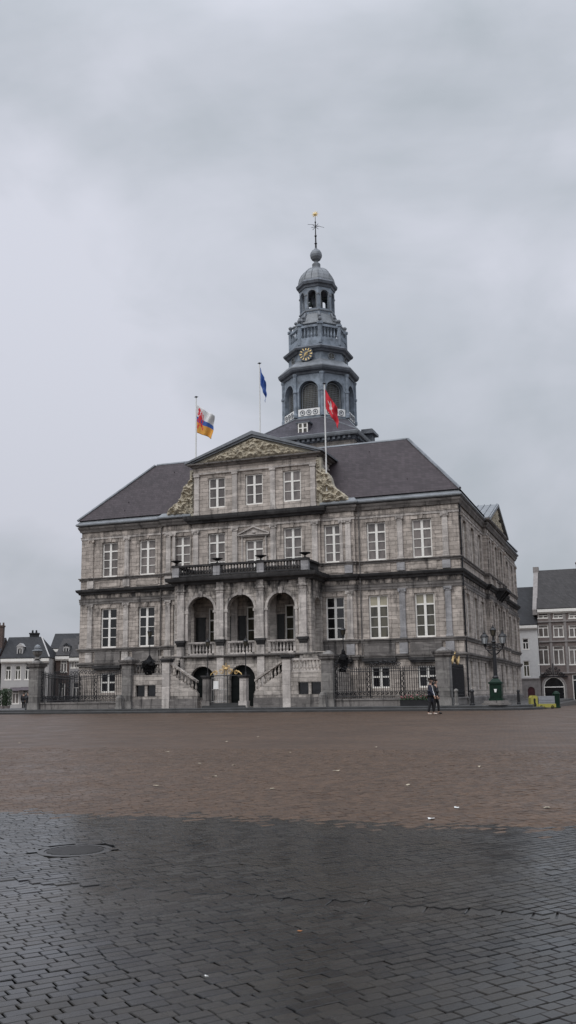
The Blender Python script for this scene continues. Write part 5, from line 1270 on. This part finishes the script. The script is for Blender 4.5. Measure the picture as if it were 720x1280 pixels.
# white house
ex = [(L_(10.4), zr(851), .62, 1.5, GDIM), (L_(22.5), zr(851), .62, 1.5, GDIM), (L_(35), zr(851), .62, 1.5, GDARK), (L_(20.5), zr(880), .75, 1.6, GCURT), (L_(33), zr(880), .75, 1.6, GDIM), (L_(48), zr(851), .62, 1.5), (L_(7), zr(884), .7, 2.0, GDARK)]
HA = house('white_house', 'white two storey house with dark roof and one arched dormer at far left', (org.x, org.y, 0), YAW, 4.95, 5.0, zr(825), zr(799), RENDW, SLATED, [(a+(-.0), b, c, d, *e) for a, b, c, d, *e in ex], hipr=1.5)
hdorm(HA, L_(23), .35, zr(823.5), .62, 1.25); hchim(HA, L_(32), 3.0, zr(802), zr(791.5), .85, SLATED)
m = MB(); m.beam((4.95-1.5, 2.5, zr(799)+.16), (5.0, -.15, zr(825)+.14), .12, .12); m.build('white_hip_capping', RENDW, HA)
m = MB()
for xx in (L_(20.5), L_(33)): m.add([(xx-.5, -.02, zr(860)), (xx+.5, -.02, zr(860)), (xx+.55, -.6, zr(864)), (xx-.55, -.6, zr(864))], [(0, 1, 2, 3)])
aw = m.build('awning', plain('faded_mauve_awning', (.10, .085, .095), .8, .2), HA); md = aw.modifiers.new('t', 'SOLIDIFY'); md.thickness = .04
# dark corner house at the very edge
pE = org+rv*-6.35
HE = house('dark_brick_house', 'dark brick gabled house cut off by the left edge of the photo', (pE.x, pE.y, 0), YAW, 6.15, 4.0, zr(822), zr(800), REDB, SLATED, [(5.4, 1.0, .8, 2.0), (4.0, 1.0, .8, 2.0), (4.0, 3.8, .8, 1.4)])
hchim(HE, 5.9, 1.0, zr(818), zr(783), .5)
# tall roofed house behind
pB = org+rv*L_(36)+hv*9
def zb_(r_): return 1.2+(hz-r_)*(D+11)/1186.5
HB = house('grey_roofed_house', 'house with a large dark grey roof rising behind the white dormered house', (pB.x, pB.y, 0), YAW, 3.6, 4, zb_(815), zb_(797), RENDG, SLATED, [(1.2, 1, .8, 1.6), (2.6, 1, .8, 1.6)], hipr=.7)
# brick house and its neighbour
pC = org+rv*L_(64)+hv*2
HC = house('red_brick_house', 'narrow red brick house with a white dormer left of the town hall', (pC.x, pC.y, 0), YAW, L_(81)-L_(64), 6, zr(822), zr(800), REDB, SLATEB, [(L_(74)-L_(64), zr(842), .7, 1.4, GCURT), (.7, 1.0, .7, 1.6), (1.3, .0, .6, 0.9)][:2])
hdorm(HC, L_(74)-L_(64)+.1, .55, zr(820), .62, 1.05, False)
pD = org+rv*(L_(81)+.02)+hv*2
HD = house('grey_house', 'pale grey house with a white dormer right beside the left corner of the town hall', (pD.x, pD.y, 0), YAW, 3.6, 6, zr(824), zr(797), RENDG, SLATEB, [(L_(87)-L_(81), zr(837), .62, 1.0, GCURT), (L_(94)-L_(81), zr(837), .62, 1.0, GCURT), (.8, .9, .8, 1.8, GDARK), (2.2, .9, .8, 1.8, GDARK)])
hdorm(HD, L_(94)-L_(81), .65, zr(818), .62, 1.15, False)
pS = org+rv*L_(80)+hv*16
def zs_(r_): return 1.2+(hz-r_)*(D+18)/1186.5
HS = house('steep_roofed_house', 'steep dark roofed building farthest back at left, under the thin spire', (pS.x, pS.y, 0), YAW, 7.0, 4.5, zs_(806), zs_(784), RENDG, SLATED, [(2, 1, .8, 1.6), (4, 1, .8, 1.6)], hipl=1.6)
sp = empty('thin_spire', 'thin dark roof spire above the houses left of the town hall', 'spire', (org+rv*L_(82)+hv*14)[:]); sp.location.z = 0
m = MB(); m.lathe([(.5, 0), (.5, zs_(800)), (.62, zs_(799)), (.3, zs_(796)), (.13, zs_(790)), (.08, zs_(771))], 0, 0, 8); m.build('shaft', SLATED, sp)

# right hand houses (plane y = 42)
def xz(px, py, Y=42.0):
    a = cam_pt(px, py, 1.0)-Vector((cx, cy, cz)); t = (Y-cy)/a.y; q_ = Vector((cx, cy, cz))+a*t; return q_.x, q_.z
x0, ze = xz(650, 782); x1, _ = xz(672.5, 800); _, zrd = xz(660, 742); 
def wspec(px, top, bot, wpx, xo, mat=GNET, tr=.68):
    xc, z1_ = xz(px, top); _, z0_ = xz(px, bot); xa, _ = xz(px-wpx/2, top); xb, _ = xz(px+wpx/2, top); return (xc-xo, z0_, xb-xa, z1_-z0_, mat, tr)
x0 -= 3
HW = house('narrow_white_house', 'narrow white rendered house squeezed between the town hall and the brown brick house', (x0, 42.0, 0), 0, x1-x0, 7, ze, zrd+.9, plain('bright_white_render', (.66, .655, .64), .8, .08), SLATED,
           [wspec(656.5, 798, 812, 8, x0, GDARK, .62), wspec(657.5, 826, 846, 8, x0, GDIM, .7), wspec(664, 860, 872, 8, x0, GDARK)], base=-.6)
m = MB(); xa, za = xz(650, 848); m.box(2.5, x1-x0, -.06, -.002, -.5, za); m.box(2.5, x1-x0, -.14, -.061, za-.12, za); m.build('ground_floor_facing', HSTONE, HW)
c_ = wspec(664, 858, 880, 9, x0); m = MB(); m.M = Matrix.Translation((c_[0], -.13, 0)); m.arcwall(-.6, .6, -.36, c_[1]+c_[3]+.3, 0, .06, [(0, .38, -.36, c_[1]+c_[3]-.42)], 10); dd = m.build('door_surround', HSTONE, HW)
m = MB(); m.M = Matrix.Translation((c_[0], -.075, 0)); m.arcpane(0, .38, -.36, c_[1]+c_[3]-.42, 0); m.build('door', plain('dark_red_door', (.07, .02, .025), .5, .3), HW)
X0b, zeb = xz(671, 762); X1b, _ = xz(800, 762); _, zrb = xz(690, 708)
# ridge sits 3.5 m deeper: same sight line
wins = []
for px in (678.5, 697.5, 717, 737, 757):
    wins += [wspec(px, 766, 773, 13, X0b, GCURT, .5), wspec(px, 781, 796.5, 13, X0b, GCURT, .74), wspec(px, 807, 831, 13.5, X0b, GCURT, .78)]
wins += [wspec(724, 843, 878, 18, X0b, GDARK, .8), wspec(752, 843, 878, 24, X0b, GDARK, .8)]
HR = house('brown_brick_house', 'tall brown brick house with three rows of white windows, steep roof and an arched shopfront', (X0b, 42.0, 0), 0, X1b-X0b, 8, zeb, zrb-.1, BROWNB, SLATEB, wins, base=-.6)
# parapet gable at left, arched shopfront, ironwork, string courses
m = MB(); m.hexa([(-.45, -.3, zeb-.6), (.05, -.3, zeb-.6), (.05, 4.0, zeb-.6), (-.45, 4.0, zeb-.6), (-.45, -.3, zeb), (.05, -.3, zeb), (.05, 4.0, zrb+.2), (-.45, 4.0, zrb+.2)]); m.box(-.5, .12, 3.7, 4.5, zrb-.2, zrb+.5); m.build('gable_parapet', HSTONE, HR)
hchim(HR, xz(722, 705)[0]-X0b, 4.3, zrb-.5, zrb+.8, .8)
sc = MB()
for r_ in (776.5, 801.5, 841): _, z = xz(690, r_); sc.box(0, X1b-X0b, -.12, -.002, z-.10, z+.06)
for px in (688.5, 707.5, 727, 747):
    xa, _ = xz(px, 800); _, zz = xz(px, 841); sc.box(xa-X0b-.14, xa-X0b+.14, -.07, -.0025, zz+.1, zeb-.47)
sc.build('stone_trim', HSTONE, HR)
m = MB(); xa, za = xz(692, 846); xb_, _ = xz(679, 846); rr_ = xa-xb_; _, zbb = xz(692, 882)
m.M = Matrix.Translation((xa-X0b, -.04, 0)); zs__ = za-rr_
m.arcband(0, rr_, rr_+.22, zbb, zs__, -.14, 0); m.build('shopfront_arch', HSTONE, HR)
m = MB(); m.M = Matrix.Translation((xa-X0b, -.045, 0)); m.arcpane(0, rr_, zbb+.6, zs__, 0); m.build('shop_window', GDARK, HR)
m = MB(); m.M = Matrix.Translation((xa-X0b, -.08, 0)); m.box(-rr_, rr_, -.04, .02, zs__-.05, zs__+.06); m.arcband(0, rr_-.1, rr_-.001, zbb+.6, zs__, -.03, .0); m.box(-rr_, rr_, -.05, .02, zbb+.55, zbb+.7); m.build('shop_window_frame', WHITE, HR)
m = MB(); m.M = Matrix.Translation((xa-X0b, -.2, za+.25))
for s in (-1, 1):
    for (x, z, r) in ((.35, .15, .22), (.8, .05, .2), (.3, .6, .16), (.62, .42, .14), (1.1, -.05, .12)):
        m.tube([(s*(x+r*math.cos(a)*(1-a/12)), 0, z+r*math.sin(a)*(1-a/12)) for a in [i*.5 for i in range(16)]], .035, 4)
m.tube([(0, 0, -.1), (0, 0, 1.2)], .05, 5); m.box(-1.5, 1.5, -.05, .2, -.28, -.16); m.build('wrought_crest', IRON, HR)

# ------------------------------------------------------------------ cafe plants at the far left
for i, (px, hh, lb) in enumerate(((2.5, 1.9, 'bushy green shrub in a pot cut by the left edge of the photo'), (8.5, 2.0, 'slim green shrub in a pot before the white house'))):
    p = cam_pt(px, 888, 90); o = empty('potted_shrub', lb, 'potted shrub', (p.x, p.y, 0), 0, 'potted shrubs at far left')
    m = MB(); m.lathe([(.22, 0), (.30, .45), (.26, .45), (.05, .4)], 0, 0, 12); m.build('pot', HSTONE, o)
    m = MB(); m.tube([(0, 0, .3), (.03, 0, .9), (0, .03, 1.3)], .04, 5); m.build('trunk', IRON, o)
    leaves(900, lambda: ((lambda a, r, z: (r*math.cos(a), r*math.sin(a), z))(random.uniform(0, 6.28), (.18+.22*random.random())*(1+.3*math.sin(i+hh)), random.uniform(.5, hh))), .07).build('crown', LEAF, o, recalc=False)

# ------------------------------------------------------------------ litter on the square
PAPER = plain('white_paper', (.62, .62, .60), .7, .05); DRYL = plain('orange_leaf', (.34, .13, .04), .7, .3); STRAW = plain('pale_leaf', (.35, .30, .22), .7, .2)
def ground_pt(px, py):
    a = cam_pt(px, py, 1.0)-Vector((cx, cy, cz)); t = (-.3-cz)/a.z
    for _ in range(20):
        q_ = Vector((cx, cy, cz))+a*t; t = (gz(q_.x, q_.y)-cz)/a.z
    return q_
def scrap(px, py, size, mat, label, name='paper_scrap', cat='litter', lift=.02):
    p = ground_pt(px, py); m = MB(); n = 7; vs = [(0, 0, size*.15)]
    for k in range(n): a = 2*math.pi*k/n; r_ = size*random.uniform(.6, 1.1); vs.append((r_*math.cos(a), r_*math.sin(a)*.6, size*random.uniform(.0, .3)))
    m.add(vs, [(0, 1+k, 1+(k+1) % n) for k in range(n)]); o = m.build(name, mat, recalc=False); o.location = (p.x, p.y, p.z+lift); o.rotation_euler = (0, 0, random.uniform(0, 6)); md = o.modifiers.new('t', 'SOLIDIFY'); md.thickness = .003
    tag(o, label, cat, 'litter and leaves on the square'); return o
scrap(258, 1225, .018, PAPER, 'small white paper scrap lying nearest the viewer on the wet paving')
scrap(375, 1168, .022, DRYL, 'orange fallen leaf on the dark wet paving', 'fallen_leaf', 'leaf')
scrap(571, 1012, .06, PAPER, 'white paper scrap on the brown paving, right of the longer one')
scrap(540, 1026, .07, PAPER, 'longer white paper scrap at the edge between brown and wet paving')
scrap(684, 1012, .06, STRAW, 'pale leaf on the brown paving near the right edge', 'fallen_leaf', 'leaf')
for (px, py) in ((195, 984), (268, 972), (292, 958), (362, 942), (283, 928), (131, 934), (210, 941), (510, 983), (323, 922), (24, 930), (249, 956), (341, 988), (420, 965), (470, 935), (600, 960)):
    scrap(px, py, .055+.03*random.random(), STRAW, 'small pale fallen leaf scattered on the brown paving of the square', 'fallen_leaf', 'leaf')
